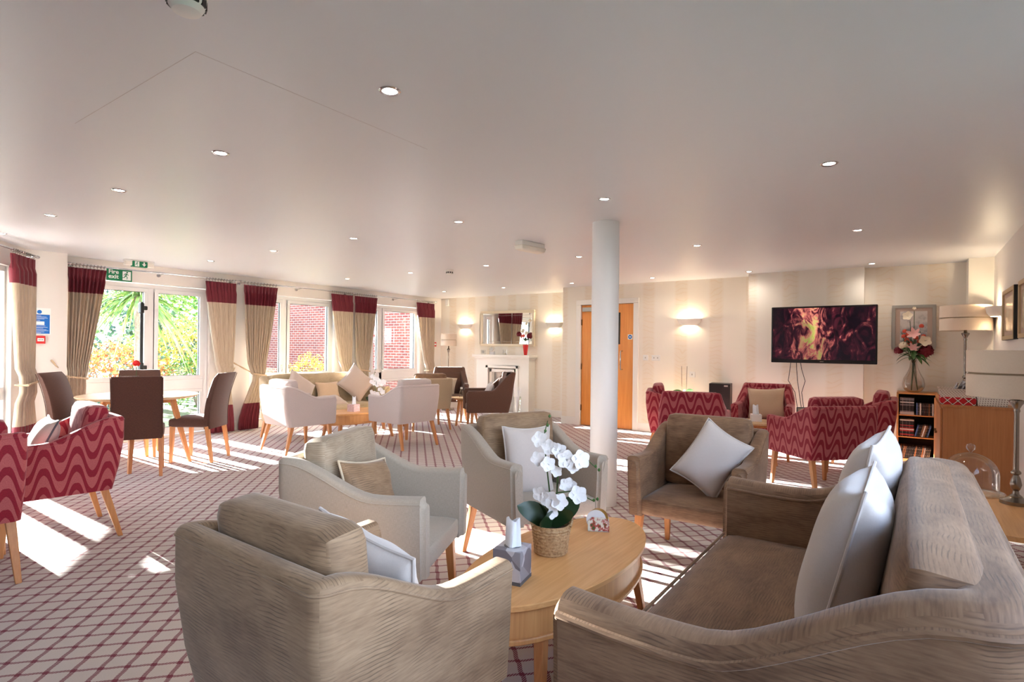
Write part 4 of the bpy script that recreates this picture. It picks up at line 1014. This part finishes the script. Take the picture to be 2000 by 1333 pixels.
# ------------------------------------------------------------------ coffee tables
def coffee_table(label, x, y):
    root = thing('coffee_table', label, 'table', (x, y, 0), 0)
    def ell(a, b, n=64): return [(a*math.cos(2*PI*k/n), b*math.sin(2*PI*k/n)) for k in range(n)]
    m = MB(); m.rings([[Vector((x_, y_, z)) for x_, y_ in ell(a, b)] for a, b, z in ((.282, .612, .376), (.288, .618, .380), (.29, .62, .398), (.286, .616, .401))]); m.build('table_top', 'oak_top', root, ang=30)
    m = MB(); m.rings([[Vector((x_, y_, z)) for x_, y_ in ell(.262, .59)] for z in (.27, .376)]); dr = m.build('drum', 'oak_drum', root, ang=30)
    m = MB(); m.rings([[Vector((x_, y_, z)) for x_, y_ in ell(a, b)] for a, b, z in ((.272, .60, .252), (.276, .604, .256), (.276, .604, .268), (.272, .60, .272))]); m.build('lower_rim', 'oak_drum', root, ang=30)
    m = MB(); m.lathe([(.018, 0), (.018, .012)], 20); 
    th = R(38); px_, py_ = .262*math.cos(th), .59*math.sin(th); nx, ny = math.cos(th)/.262, math.sin(th)/.59
    m.build('drawer_pull', 'black_edge', dr, loc=(px_-.004, py_-.002, .345), rot=Vector((nx, ny, 0)).to_track_quat('Z', 'Y').to_euler())
    for k in range(4):
        sx_, sy_ = (-1, 1)[k % 2], (-1, 1)[k//2]
        leg_mesh((sx_*.15, sy_*.42), (sx_*.18, sy_*.47), .26, .042, .030).build('leg', 'oak_leg', root, smooth=False, bevel=.004)
    return root
coffee_table('oval oak coffee table in the foreground between the armchairs and sofa', -1.24, 2.17)
coffee_table('oval oak coffee table in front of the patterned window sofa', -6.30, 5.22)

def tissue_box(label, loc, rz, s, h, mat, n_='tissue_box'):
    t = thing(n_, label, 'tissue box', loc, R(rz))
    m = MB(); m.box(-s/2, s/2, -s/2, s/2, .012, h); m.build('carton', mat, t, smooth=False, bevel=.002)
    m = MB(); m.box(-s/2-.0005, s/2+.0005, -s/2-.0005, s/2+.0005, 0, .014); m.build('base_band', 'steel_band' if 'grey' in mat else mat, t, smooth=False)
    m = MB(); m.rings([[Vector((.034*math.cos(2*PI*k/20), .028*math.sin(2*PI*k/20), h+z)) for k in range(20)] for z in (.0005, .0015)]); m.build('slot', 'steel_band', t)
    m = MB(); rr = []
    rd = random.Random(3)
    for j in range(9):
        u = j/8; rr.append([Vector(((.030+.008*math.sin(3*k*2*PI/24))*(1-.15*u)*math.cos(2*PI*k/24) - .004*u, (.022+.006*math.sin(4*k*2*PI/24+1))*(1-.75*u)*math.sin(2*PI*k/24)+.012*u, h+.001+u*.10+ (.009*math.sin(2*k*2*PI/24+.6) if j == 8 else 0))) for k in range(24)])
    m.rings(rr, cap1=False); m.build('tissue', 'tissue', t)
    return t
tissue_box('grey faceted tissue box on the near oval table', (-1.257, 1.800, .401), 12, .115, .128, 'tissue_box_grey')
tissue_box('pink patterned tissue box on the far coffee table', (-6.26, 5.10, .401), 10, .12, .10, 'tissue_box_pink')

def pot(root, r, h, handles=True):
    m = MB(); prof = [(r*.80, 0), (r*.86, h*.1), (r*.96, h*.6), (r, h), (r*.93, h), (r*.88, h*.8)]
    rings = []
    n = 40
    for q, z in prof: rings.append([Vector(((q+.0012*math.sin(k*PI))*math.cos(2*PI*k/n), (q)*math.sin(2*PI*k/n), z)) for k in range(n)])
    m.rings(rings, cap1=False); m.build('basket_pot', 'wicker', root)
    m = MB()
    for j in range(9): z = h*(.06+.1*j); q = r*(.80+.2*z/h)+.0005; m.tube([(q*math.cos(2*PI*k/32), q*math.sin(2*PI*k/32), z+.002*math.sin(k*PI+j)) for k in range(32)], .0045, 5, closed=True)
    m.build('weave', 'wicker', root)
    if handles:
        for s in (-1, 1):
            m = MB(); m.tube([(s*r*.95*math.cos(a_)*.0 + s*(r*.95+.012*math.sin(PI*i/8)), (-.035+.07*i/8), h+.02*math.sin(PI*i/8)-.006) for i, a_ in enumerate([0]*9)], .006, 7); m.build('handle', 'wicker', root)
    m = MB(); m.lathe([(r*.9, h*.82), (.001, h*.86)], 20); m.build('moss', 'soil', root)
def orchid(label, loc, rz, s=1.0, flowers=True, potr=.085, poth=.13, mat='leaf_dark', stickh=.0):
    t = thing('orchid', label, 'potted plant', loc, R(rz)); pot(t, potr, poth)
    z0 = poth*.85
    for k, (a_, l, w_, up) in enumerate([(185, .20, .095, 1.0), (250, .16, .09, .9), (320, .16, .085, 1.3), (5, .20, .10, 1.5), (100, .17, .08, 1.6), (150, .16, .08, 1.5)]):
        m = MB(); leaf(m, (0.01*math.cos(R(a_)), .01*math.sin(R(a_)), z0), (math.cos(R(a_)), math.sin(R(a_)), up), l*s, w_*s, .22, 8, (R(62) if k % 2 else R(-62))); m.build('leaf', mat, t)
    if flowers:
        A = [Vector((.0, 0, z0)), Vector((-.005, 0, .24)), Vector((-.02, 0, .36)), Vector((-.03, .0, .45)), Vector((-.035, 0, .52)), Vector((-.02, 0, .58))]
        B = [Vector((.02, 0, z0)), Vector((.025, 0, .3)), Vector((.03, 0, .38)), Vector((.08, 0, .43)), Vector((.14, -.01, .425)), Vector((.19, -.02, .38))]
        D_ = [Vector((.01, 0, z0)), Vector((.0, -.01, .22)), Vector((.02, -.03, .27)), Vector((.08, -.04, .28)), Vector((.14, -.05, .26)), Vector((.18, -.05, .24))]
        for P_ in (A, B, D_):
            m = MB(); m.tube([p*s for p in P_], [.004, .004, .0035, .003, .0025, .002], 6); m.build('stem', 'stem', t)
        sp_ = [((-.055, -.02, .50), .043), ((-.01, -.03, .47), .045), ((-.06, -.03, .42), .042), ((-.02, -.05, .40), .04), ((.03, -.04, .455), .04), ((.06, -.05, .42), .05), ((.12, -.05, .42), .05), ((.09, -.04, .39), .04), ((.02, -.02, .36), .03),
               ((-.01, -.06, .25), .052), ((-.05, -.05, .27), .045), ((.03, -.06, .24), .045), ((.06, -.03, .31), .04), ((.11, -.06, .27), .048), ((.08, -.02, .30), .04), ((.0, -.05, .19), .035)]
        for i, (c, r_) in enumerate(sp_):
            m = MB(); rr = random.Random(i*3+1); nr = Vector((rr.uniform(-.5, .6), -1, rr.uniform(-.3, .4)))
            bloom(m, Vector(c)*s, r_*s*.84, nr, 1, 5, i, .14); m.build('bloom', 'petal_white', t)
        m = MB()
        for c in ((-.02, 0, .56), (-.03, 0, .535), (-.012, 0, .60), (.19, -.02, .385), (.205, -.02, .37), (.18, -.05, .245), (.195, -.05, .25)): m.lathe([(.001, c[2]*s-.008), (.006*s, c[2]*s-.003), (.006*s, c[2]*s+.003), (.001, c[2]*s+.008)], 8, (c[0]*s, c[1]*s))
        m.build('buds', 'leaf_mid', t)
    if stickh:
        for k in (-.03, .03):
            m = MB(); m.tube([(k, 0, z0), (k*1.3, 0, stickh)], .003, 6); m.build('cane', 'stick', t)
    return t
orchid('white orchid in a wicker pot on the near oval table', (-1.285, 2.136, .401), 35, 1.0)
orchid('white orchid in a wicker pot on the far coffee table', (-6.18, 5.43, .401), 35, .95, potr=.085, poth=.10)
# coaster holder
t = thing('coaster_holder', 'floral coaster holder with round gold coasters on the near table', 'coaster holder', (-1.255, 2.54, .401), R(28))
def arch(y0, y1, w, h, r0):
    m = MB(); pts = [(-w, 0), (w, 0), (w, h-.02), (w-.02, h), (-w+.02, h), (-w, h-.02)]; m.rings([[Vector((x, y, z)) for x, z in pts] for y in (y0, y1)]); return m
arch(-.030, -.026, .052, .07, 0).build('front_panel', 'floral', t, smooth=False); arch(.026, .030, .052, .07, 0).build('back_panel', 'white_trim', t, smooth=False)
m = MB(); m.box(-.052, .052, -.03, .03, 0, .005); m.build('base', 'white_trim', t, smooth=False)
for k in range(4):
    m = MB(); m.lathe([(.048, 0), (.048, .009)], 32); m.build('coaster', 'gold' if k < 3 else 'petal_white', t, loc=(-.004*k, .018-.011*k+.002, .055), rot=(R(90), 0, 0))

# ------------------------------------------------------------------ small tables, lamps
def round_table(label, x, y, r, h, n_='side_table', legs=3):
    root = thing(n_, label, 'table', (x, y, 0)); m = MB(); m.lathe([(r-.01, h-.022), (r, h-.015), (r, h-.003), (r-.003, h)], 40); m.build('table_top', 'oak_pale', root, ang=30)
    for k in range(legs):
        a_ = 2*PI*k/legs+.5; leg_mesh((r*.55*math.cos(a_), r*.55*math.sin(a_)), (r*.92*math.cos(a_), r*.92*math.sin(a_)), h-.015, .04, .026).build('leg', 'oak_leg', root, smooth=False, bevel=.004)
    m = MB(); m.lathe([(r*.6, h-.06), (r*.6, h-.02)], 24); m.build('apron', 'oak_leg', root)
    return root
round_table('small round oak side table between the brown armchairs', -6.12, 7.32, .24, .46)
t = thing('bottle', 'small clear glass bottle with a white top on the side table', 'bottle', (-6.16, 7.27, .46)); m = MB(); m.lathe([(.035, 0), (.036, .09), (.018, .12), (.018, .14)], 16); m.build('glass_body', 'clear_glass', t); m = MB(); m.lathe([(.02, .14), (.02, .17)], 14); m.build('cap', 'white_plastic', t)
round_table('small round oak table inside the group of red armchairs', -1.42, 6.83, .25, .50)
tissue_box('white tissue box on the table among the red armchairs', (-1.42, 6.83, .50), 20, .11, .08, 'petal_white')
round_table('small oak plant table near the black speaker', -2.70, 8.22, .2, .50)
orchid('flowerless potted orchid with two canes behind the red armchairs', (-2.70, 8.22, .50), 10, 1.0, flowers=False, potr=.07, poth=.12, mat='leaf_mid', stickh=.56)
round_table('small round table hidden between the two left red armchairs', -5.15, .55, .22, .50)

def baluster(mb, z0, z1, r):
    H = z1-z0; prof = [(r*2.2, 0), (r*2.2, .01), (r*1.2, .03), (r*1.0, .06), (r*1.5, .08), (r*2.0, .12), (r*1.5, .18), (r*.9, .21), (r*1.7, .225), (r*1.7, .24), (r*.95, .26), (r*.9, .80), (r*1.2, .82), (r*1.0, .84), (r*1.6, .87), (r*2.6, .905), (r*2.6, .92), (r*1.2, .93), (r*.8, 1.0)]
    mb.lathe([(a, z0+b*H) for a, b in prof], 24)
def table_lamp(label, x, y, z0, ztop, zbot, rad, floor_=False):
    t = thing('floor_lamp' if floor_ else 'table_lamp', label, 'lamp', (x, y, z0))
    H = zbot - z0
    if floor_:
        m = MB(); m.lathe([(.13, 0), (.13, .015), (.03, .04), (.012, .08), (.011, H-.14), (.02, H-.12), (.02, H-.1), (.035, H-.075), (.015, H-.05), (.01, H+.02)], 24); m.build('pole', 'pewter', t)
    else:
        m = MB(); m.lathe([(.075, 0), (.075, .02), (.04, .035), (.02, .05)], 28); m.build('base', 'pewter', t); m = MB(); baluster(m, .04, H+.03, .014); m.build('stem', 'pewter', t)
    sh = ztop-zbot; zb = H
    gap = .012
    m = MB()
    for a, b in ((zb, zb+sh/2-gap/2), (zb+sh/2+gap/2, zb+sh)): m.lathe([(rad, a), (rad, b), (rad-.003, b), (rad-.003, a), (rad, a)], 48, cap=False)
    s_ = m.build('lamp_shade', 'shade_fabric', t, ang=60)
    m = MB(); m.lathe([(rad-.012, zb+.01), (rad-.012, zb+sh-.01)], 40, cap=False); m.build('shade_lining', 'linen_beige', s_)
    m = MB()
    for k in range(3): a_ = 2*PI*k/3; m.tube([(0, 0, zb+sh*.3), (rad*.97*math.cos(a_), rad*.97*math.sin(a_), zb+sh*.3)], .002, 5)
    m.build('shade_spider', 'pewter', s_); m = MB(); m.lathe([(.012, zb), (.03, zb+.06), (.025, zb+.10), (.001, zb+.12)], 16); m.build('bulb', 'petal_white', t)
    return t
table_lamp('table lamp with a double drum shade cut by the right edge', .515, 4.40, .42, 1.318, 1.045, .235)
table_lamp('table lamp with a double drum shade in the right corner', .50, 7.95, .83, 1.82, 1.545, .232)
table_lamp('floor lamp with a small drum shade left of the fireplace', -7.80, 8.78, 0, 1.575, 1.33, .165, True)
st_ = thing('side_table', 'low square side table beyond the end of the brown sofa', 'table', (.40, 4.12, 0))
m = MB(); m.box(-.30, .30, -.50, .50, .39, .42); m.build('table_top', 'oak_top', st_, smooth=False, bevel=.005)
for sx_ in (-1, 1):
    for sy_ in (-1, 1): m = MB(); m.box(sx_*.26-.025, sx_*.26+.025, sy_*.45-.025, sy_*.45+.025, 0, .39); m.build('leg', 'oak_leg', st_, smooth=False, bevel=.003)
cl = thing('cake_dome', 'clear glass cake dome with a round knob behind the sofa back', 'cake stand', (.27, 3.86, .42))
m = MB(); m.lathe([(.06, 0), (.055, .01), (.018, .03), (.016, .10), (.03, .13), (.14, .14), (.145, .15), (.13, .152)], 36); m.build('stand', 'clear_glass', cl)
m = MB(); m.lathe([(.12, .155), (.12, .24)] + [(.12*math.cos(PI/2*k/10), .24+.11*math.sin(PI/2*k/10)) for k in range(1, 10)] + [(.006, .35)], 40, cap=False); m.build('dome', 'clear_glass', cl)
m = MB(); m.lathe([(.006, .35), (.008, .358), (.018, .368), (.021, .38), (.018, .392), (.001, .40)], 24); m.build('knob', 'clear_glass', cl)

# ------------------------------------------------------------------ bookcase, cabinet, discs
bc = thing('bookcase', 'open oak bookcase full of DVDs under the alcove picture', 'bookcase', (.075, 8.05, 0))
m = MB(); hwb = .195
m.box(-hwb, -hwb+.018, 0, .33, 0, .83); m.box(hwb-.018, hwb, 0, .33, 0, .83); m.box(-hwb, hwb, 0, .33, .812, .83); m.box(-hwb, hwb, 0, .33, .0, .06); m.build('carcass', 'oak_shelf', bc, smooth=False, bevel=.001)
m = MB(); m.box(-hwb+.018, hwb-.018, .30, .32, .06, .812); m.build('back_panel', 'shelf_dark', bc, smooth=False)
SH = [.06, .315, .57]
for zz in SH[1:]: m = MB(); m.box(-hwb+.018, hwb-.018, .01, .3, zz-.012, zz); m.build('shelf', 'oak_shelf', bc, smooth=False)
cb_ = thing('cabinet', 'oak side cabinet with a plain end panel carrying the baskets', 'cabinet', (.495, 7.25, 0))
m = MB(); m.box(-.245, .245, -.80, .80, 0, .81); m.build('body', 'oak_side', cb_, smooth=False, bevel=.002); m = MB(); m.box(-.25, .25, -.81, .80, .81, .83); m.build('cabinet_top', 'oak_side', cb_, smooth=False, bevel=.002)
for k in range(2): m = MB(); m.box(-.262, -.246, -.78+.78*k, -.02+.78*k, .03, .79); d_ = m.build('door', 'oak_side', cb_, smooth=False, bevel=.002); m = MB(); m.lathe([(.012, 0), (.015, .02)], 12); m.build('knob', 'pewter', d_, loc=(-.262, -.1+.2*k, .5), rot=(0, R(-90), 0))
ORD = ['first', 'second', 'third', 'fourth', 'fifth', 'sixth', 'seventh', 'eighth', 'ninth', 'tenth', 'eleventh', 'twelfth', 'thirteenth', 'fourteenth', 'fifteenth', 'sixteenth', 'seventeenth', 'eighteenth', 'nineteenth', 'twentieth']
def dvd_mesh(k):
    m = MB(); m.box(-.068, .068, 0, .19, -.007, .007); return m
DW = list(DVD.keys()); shn = ['bottom', 'middle', 'top']; protod = {}
def put_dvd(col, loc, rot, label, group):
    if col not in protod:
        o = dvd_mesh(0).build('dvd_case', 'dvd_' + col, smooth=False, bevel=.001); protod[col] = o
    else:
        o = protod[col].copy(); C.objects.link(o)
    o.location = loc; o.rotation_euler = rot; tag(o, label, 'DVD', group)
rd = random.Random(11)
for si, z0 in enumerate(SH):
    if si > 0:
        for k in range(13):
            col = rd.choice(['black', 'white', 'grey', 'black', 'red' if si == 1 else 'white'])
            put_dvd(col, (bc.location.x-.095, 8.065, z0+.0078+.0152*k), (0, 0, 0), '%s DVD case lying %s from the bottom in the %s shelf stack' % (col, ORD[k], shn[si]), 'DVD cases on the %s shelf' % shn[si])
    x = bc.location.x+(.0 if si else -.16); q = 0
    lean = 0 if si == 2 else R(14 if si == 1 else 10)
    while x < bc.location.x + (.155 if not lean else .13):
        col = rd.choice(['black', 'blue', 'white', 'brown', 'black', 'red'] if si else ['black', 'black', 'grey', 'brown', 'black'])
        put_dvd(col, (x + (.035 if lean else 0)*0, 8.065, z0+.0695+ (.004 if lean else 0)), (0, R(90)-(-lean), 0), '%s DVD case standing %s, %s from the left on the %s shelf' % (col, 'slanted' if lean else 'upright', ORD[q], shn[si]), 'DVD cases on the %s shelf' % shn[si])
        x += .0165; q += 1
bk = thing('basket', 'lattice basket with a red tartan band on the cabinet', 'basket', (.36, 6.62, .83))
def tub(mb, a0, b0, a1, b1, h, z0=0): return mb.rings([[Vector((x, y, z)) for x, y in ((-a, -b), (a, -b), (a, b), (-a, b))] for a, b, z in ((a0, b0, z0), (a1, b1, h), (a1-.006, b1-.006, h), (a0-.006, b0-.006, z0+.008))], cap1=True)
m = MB(); tub(m, .125, .13, .13, .135, .068); m.build('tartan_band', 'plaid', bk, smooth=False); m = MB(); tub(m, .124, .129, .135, .14, .14, .066); m.build('lattice_side', 'basket_lattice', bk, smooth=False)
m = MB(); m.box(-.142, .142, -.147, -.135, .135, .145); m.box(-.142, .142, .135, .147, .135, .145); m.box(-.142, -.13, -.147, .147, .135, .145); m.box(.13, .142, -.147, .147, .135, .145); m.build('rim', 'basket_lattice', bk, smooth=False, bevel=.003)
pp = thing('magazine_pile', 'loose magazines and papers sticking out of the tartan basket', 'magazines', (.38, 6.64, .85))
m = MB()
for k in range(6): M_ = Matrix.Translation((-.05+.03*k, .01*k, .07)) @ Matrix.Rotation(R(18+7*k), 4, 'Y') @ Matrix.Rotation(R(5*k), 4, 'Z'); m.box(-.004, .004, -.09, .09, -.05, .11+.02*k, M_)
m.build('papers', 'paper_mix', pp, smooth=False)
bk2 = thing('basket', 'white perforated plastic basket right of the tartan basket', 'basket', (.60, 6.58, .83))
m = MB(); tub(m, .10, .10, .112, .115, .13); m.build('side', 'basket_white', bk2, smooth=False, bevel=.008); m = MB(); m.box(-.118, .118, -.12, -.108, .122, .132); m.box(-.118, .118, .108, .12, .122, .132); m.box(-.118, -.106, -.12, .12, .122, .132); m.box(.106, .118, -.12, .12, .122, .132); m.build('rim', 'white_plastic', bk2, smooth=False, bevel=.003)
# vase of flowers on bookcase
vb = thing('flower_vase', 'smoky teardrop glass vase of mixed flowers on the bookcase', 'vase', (.04, 8.20, .83))
prof = [(.05, 0), (.085, .02), (.108, .06), (.112, .10), (.10, .16), (.07, .22), (.045, .28), (.036, .33), (.035, .37), (.04, .38)]
m = MB(); m.lathe(prof, 40, cap=False); m.lathe([(.05, 0), (.001, .001)], 40, cap=False); m.build('vase_body', 'smoke_glass', vb)
hd_ = [(-.13, -.02, .52), (.12, -.03, .50), (-.07, -.05, .55), (.04, -.05, .53), (.10, -.04, .60), (-.03, -.04, .66), (-.08, 0, .68), (.0, -.02, .70), (.06, 0, .72), (-.04, 0, .84), (-.12, 0, .70), (.0, 0, .96)]
m = MB()
for k, (x, y, z) in enumerate(hd_): m.tube([(.04*math.cos(k*2.1), .04*math.sin(k*2.1), .02), (.012*math.cos(k), .012*math.sin(k), .34), (x*.4, y*.4, .45), (x, y, z)], .0035, 5)
m.build('stems', 'stem', vb)
m = MB(); ball_bloom(m, (.12, -.03, .49), .075, 3); ball_bloom(m, (.09, -.02, .46), .065, 5); ball_bloom(m, (-.15, -.02, .49), .05, 6); m.build('wine_bloom', 'petal_wine', vb)
m = MB(); ball_bloom(m, (-.10, -.05, .55), .05, 9); bloom(m, (.10, -.07, .60), .065, (.3, -1, .3), 1, 5, 2); bloom(m, (-.06, -.02, .90), .055, (-.3, -1, .3), 1, 5, 5); bloom(m, (.0, -.02, .99), .02, (0, -1, .6), 1, 5, 7); m.build('cream_bloom', 'petal_cream', vb)
m = MB(); bloom(m, (-.0, -.06, .68), .075, (-.2, -1, .5), 1, 6, 12, .6); bloom(m, (-.01, -.07, .52), .06, (.2, -1, .6), 1, 6, 14, .6); m.build('pink_bloom', 'petal_pink', vb)
m = MB()
for k, (x, z) in enumerate([(-.09, .72), (-.10, .66), (-.07, .62), (-.06, .68), (.07, .78), (.09, .66), (.05, .60), (.02, .64), (-.04, .58)]): ball_bloom(m, (x, -.04, z), .026, k)
m.build('coral_bloom', 'petal_coral', vb)
m = MB()
for k in range(30): a_ = 2.39*k; leaf(m, (.03*math.cos(a_), .03*math.sin(a_), .40+.004*k), (math.cos(a_), math.sin(a_)*.8, .25+.5*math.sin(k)), .15, .05, .5)
m.build('leaves', 'leaf_mid', vb)
m = MB()
for k in range(10): a_ = 2.39*k; leaf(m, (.03*math.cos(a_), .03*math.sin(a_), .52), (math.cos(a_), math.sin(a_)*.8, 1.2), .2, .03, .3)
m.build('foliage', 'leaf_dark', vb)
# pictures
def picture(label, loc, rz, w, h, fm, pm, mount=True, edge=None, d=.025):
    t = thing('picture_frame', label, 'picture', loc, R(rz)); f = .035; m = MB()
    for x0, x1, z0, z1 in ((-w/2, w/2, h/2-f, h/2), (-w/2, w/2, -h/2, -h/2+f), (-w/2, -w/2+f, -h/2+f, h/2-f), (w/2-f, w/2, -h/2+f, h/2-f)): m.box(x0, x1, -d, 0, z0, z1)
    m.build('frame', fm, t, smooth=False, bevel=.003)
    if edge: m = MB(); m.box(-w/2-.002, -w/2, -d+.004, 0, -h/2, h/2); m.box(w/2, w/2+.002, -d+.004, 0, -h/2, h/2); m.box(-w/2, w/2, -d+.004, 0, h/2, h/2+.002); m.box(-w/2, w/2, -d+.004, 0, -h/2-.002, -h/2); m.build('frame_edge', edge, t, smooth=False)
    q = .04 if mount else 0
    m = MB(); m.box(-w/2+f, w/2-f, -d*.55, -d*.5, -h/2+f, h/2-f); m.build('mount', 'mount_card', t, smooth=False)
    m = MB(); m.box(-w/2+f+q*1.2, w/2-f-q*1.2, -d*.6, -d*.55, -h/2+f+q, h/2-f-q); m.build('print', pm, t, smooth=False)
    return t
picture('silver framed town print in the alcove behind the flowers', (.035, YA-.001, 1.605), 0, .435, .54, 'grey_frame', 'print_town')
for yy, lab in ((6.72, 'dark edged framed picture farther along the right wall'), (5.75, 'framed picture cut by the right edge of the photo')):
    picture(lab, (XR-.001, yy, 1.655), -90, .72, .46, 'gold_frame', 'print_sepia', edge='black_edge', d=.035)

# ------------------------------------------------------------------ curtains
def curtain(label, yo, yi, ytie, zt=.84, npl=9, ytie_w=.16, top=2.215, X0=-8.235, ring_n=11, M=None, bo=None, bi=None, anchor=None, bottom=.02):
    """yo: wall-side (outer) edge, yi: window-side edge at the top; ytie: centre at the tieback"""
    root = thing('curtain', label, 'curtain', (0, 0, 0), 0, 'beige curtains with maroon bands')
    n = npl*8; m = MB(); rows = []
    zs = [top, top-.02, top-.05, top-.10, top-.16, top-.22, top-.30, 1.8, 1.6, 1.4, 1.25, 1.12, 1.02, zt+.08, zt+.02, zt, zt-.03, zt-.10, zt-.2, .5, .35, .2, .1, bottom]
    bo = yo if bo is None else bo; bi = lerp(yo, yi, .62) if bi is None else bi
    sg = 1 if yi > yo else -1
    for z in zs:
        if z > zt:
            k = ((z-zt)/(top-zt)); ke = k**.8
            a = lerp(ytie-sg*ytie_w/2, yo, k**.35); b = lerp(ytie+sg*ytie_w/2, yi, ke**1.05 if 1 else k)
            amp = lerp(.030, .032, k)
        else:
            k = (zt-z)/zt; a = lerp(ytie-sg*ytie_w/2, bo, sstep(0, .9, k)); b = lerp(ytie+sg*ytie_w/2, bi, sstep(0, .9, k)); amp = lerp(.03, .045, k)
        if z > top-.12: amp = .014
        row = []
        for i in range(n+1):
            u = i/n; ph = 2*PI*npl*u
            prof = math.sin(ph) + .35*math.sin(2*ph+.7) + .25*math.sin(ph*.5+z*2)
            w2 = .012*math.sin(ph + 1.3)
            row.append(Vector((X0 + amp*prof + (.03 if abs(z-zt) < .12 else 0), lerp(a, b, u)+w2*amp/.03, z)))
        rows.append(row)
    if M is not None: rows = [[M @ p for p in r_] for r_ in rows]
    m.rings(rows, close=False)
    o = m.build('cloth', 'curtain', root, ang=180)
    sl = o.modifiers.new('thickness', 'SOLIDIFY'); sl.thickness = .003
    for k in range(ring_n):
        yy = lerp(yo, yi, (k+.3)/(ring_n-.2)); g = MB(); g.tube([(X0-.0+.018*math.cos(2*PI*j/14), yy+.003*math.sin(2*PI*j/14), 2.255+.018*math.sin(2*PI*j/14)-.006) for j in range(14)], .0028, 5, closed=True)
        g.tube([(X0, yy, 2.232), (X0, yy, top-.01)], .002, 4)
        if M is not None: g.deform(lambda c: M @ Vector(c))
        g.build('ring', 'pewter', root)
    if anchor:
        g = MB(); pts = [Vector((anchor[2] if len(anchor) > 2 else XL+.01, anchor[0], anchor[1]))]
        for j in range(7):
            u = j/6; pts.append(Vector((X0+.085, lerp(ytie-sg*ytie_w*.55, ytie+sg*ytie_w*.58, u), zt+.02-.03*u)))
        pts.append(Vector((X0-.05, ytie+sg*ytie_w*.62, zt-.01))); pts.insert(1, Vector((X0+.03, ytie-sg*ytie_w*.75, lerp(anchor[1], zt, .8))))
        if M is not None: pts = [M @ p for p in pts]
        # two twisted strands
        for s in (0, PI):
            q = []
            for i in range(len(pts)-1):
                for j in range(8):
                    u = j/8; p = pts[i].lerp(pts[i+1], u); a_ = (i*8+j)*.9+s; q.append(p+Vector((.006*math.cos(a_), 0, .006*math.sin(a_))))
            g.tube(q, .0075, 6)
        g.build('tieback_rope', 'rope', root)
    return root
curtain('curtain left of the fire exit door, next to the pier', 2.44, 2.835, 2.53, .88, 9, .17, bo=2.44, bi=2.66, anchor=(2.27, 1.10, -8.15))
curtain('curtain right of the fire exit window', 4.50, 4.05, 4.33, .85, 9, .14, bo=4.46, bi=4.14, anchor=(4.58, .95))
curtain('curtain with a tied rope left of the sofa window', 4.62, 5.18, 4.86, .84, 10, .16, bo=4.56, bi=4.86, anchor=(4.50, 1.06))
curtain('curtain right of the sofa window', 6.66, 6.20, 6.52, .85, 9, .15, bo=6.62, bi=6.3)
curtain('curtain left of the far glazed door', 6.70, 7.24, 6.92, .85, 10, .16, bo=6.68, bi=6.98, anchor=(6.62, 1.03))
curtain('curtain right of the far glazed door, nearest the fireplace', 8.80, 8.28, 8.66, .82, 9, .16, bo=8.76, bi=8.4, anchor=(8.86, .9))
# bay curtain on the angled wall: local frame with x toward the room
MB_ = Matrix.Translation((FA.x, FA.y, 0)) @ Matrix.Rotation(ang+R(90), 4, 'Z') @ Matrix.Translation((-XL, 0, 0)) 
# in this frame +x is away from the wall, +y runs back along the wall toward the pier
curtain('curtain at the left edge of the picture on the bay wall', -.22, -.72, -.42, .86, 10, .22, M=MB_, bo=-.22, bi=-.6, anchor=(-.15, .86))
def rod(label, y0, y1, M=None, X0=-8.235):
    root = thing('curtain_rod', label, 'curtain rod'); m = MB(); m.tube([(X0, y0, 2.255), (X0, y1, 2.255)], .011, 10)
    if M is not None: m.deform(lambda c: M @ Vector(c))
    m.build('pole', 'chrome', root)
    for yy in (y0, y1):
        s = -1 if yy == y0 else 1
        m = MB(); m.tube([(X0, yy, 2.255), (X0, yy+s*.02, 2.255), (X0, yy+s*.05, 2.255)], [.012, .018, .018], 12)
        if M is not None: m.deform(lambda c: M @ Vector(c))
        m.build('finial', 'chrome', root)
    for yy in (y0+.03, (y0+y1)/2, y1-.03):
        m = MB(); m.tube([(X0, yy, 2.25), (XL, yy, 2.235)], .007, 8); m.tube([(XL+.012, yy, 2.235), (XL, yy, 2.235)], .025, 12)
        if M is not None: m.deform(lambda c: M @ Vector(c))
        m.build('bracket', 'chrome', root)
rod('steel curtain rod above the fire exit window', 2.48, 4.53); rod('steel curtain rod above the sofa window', 4.60, 6.64); rod('steel curtain rod above the far glazed door', 6.74, 8.82)
rod('steel curtain rod on the bay wall at the left edge', -1.75, -.18, MB_)
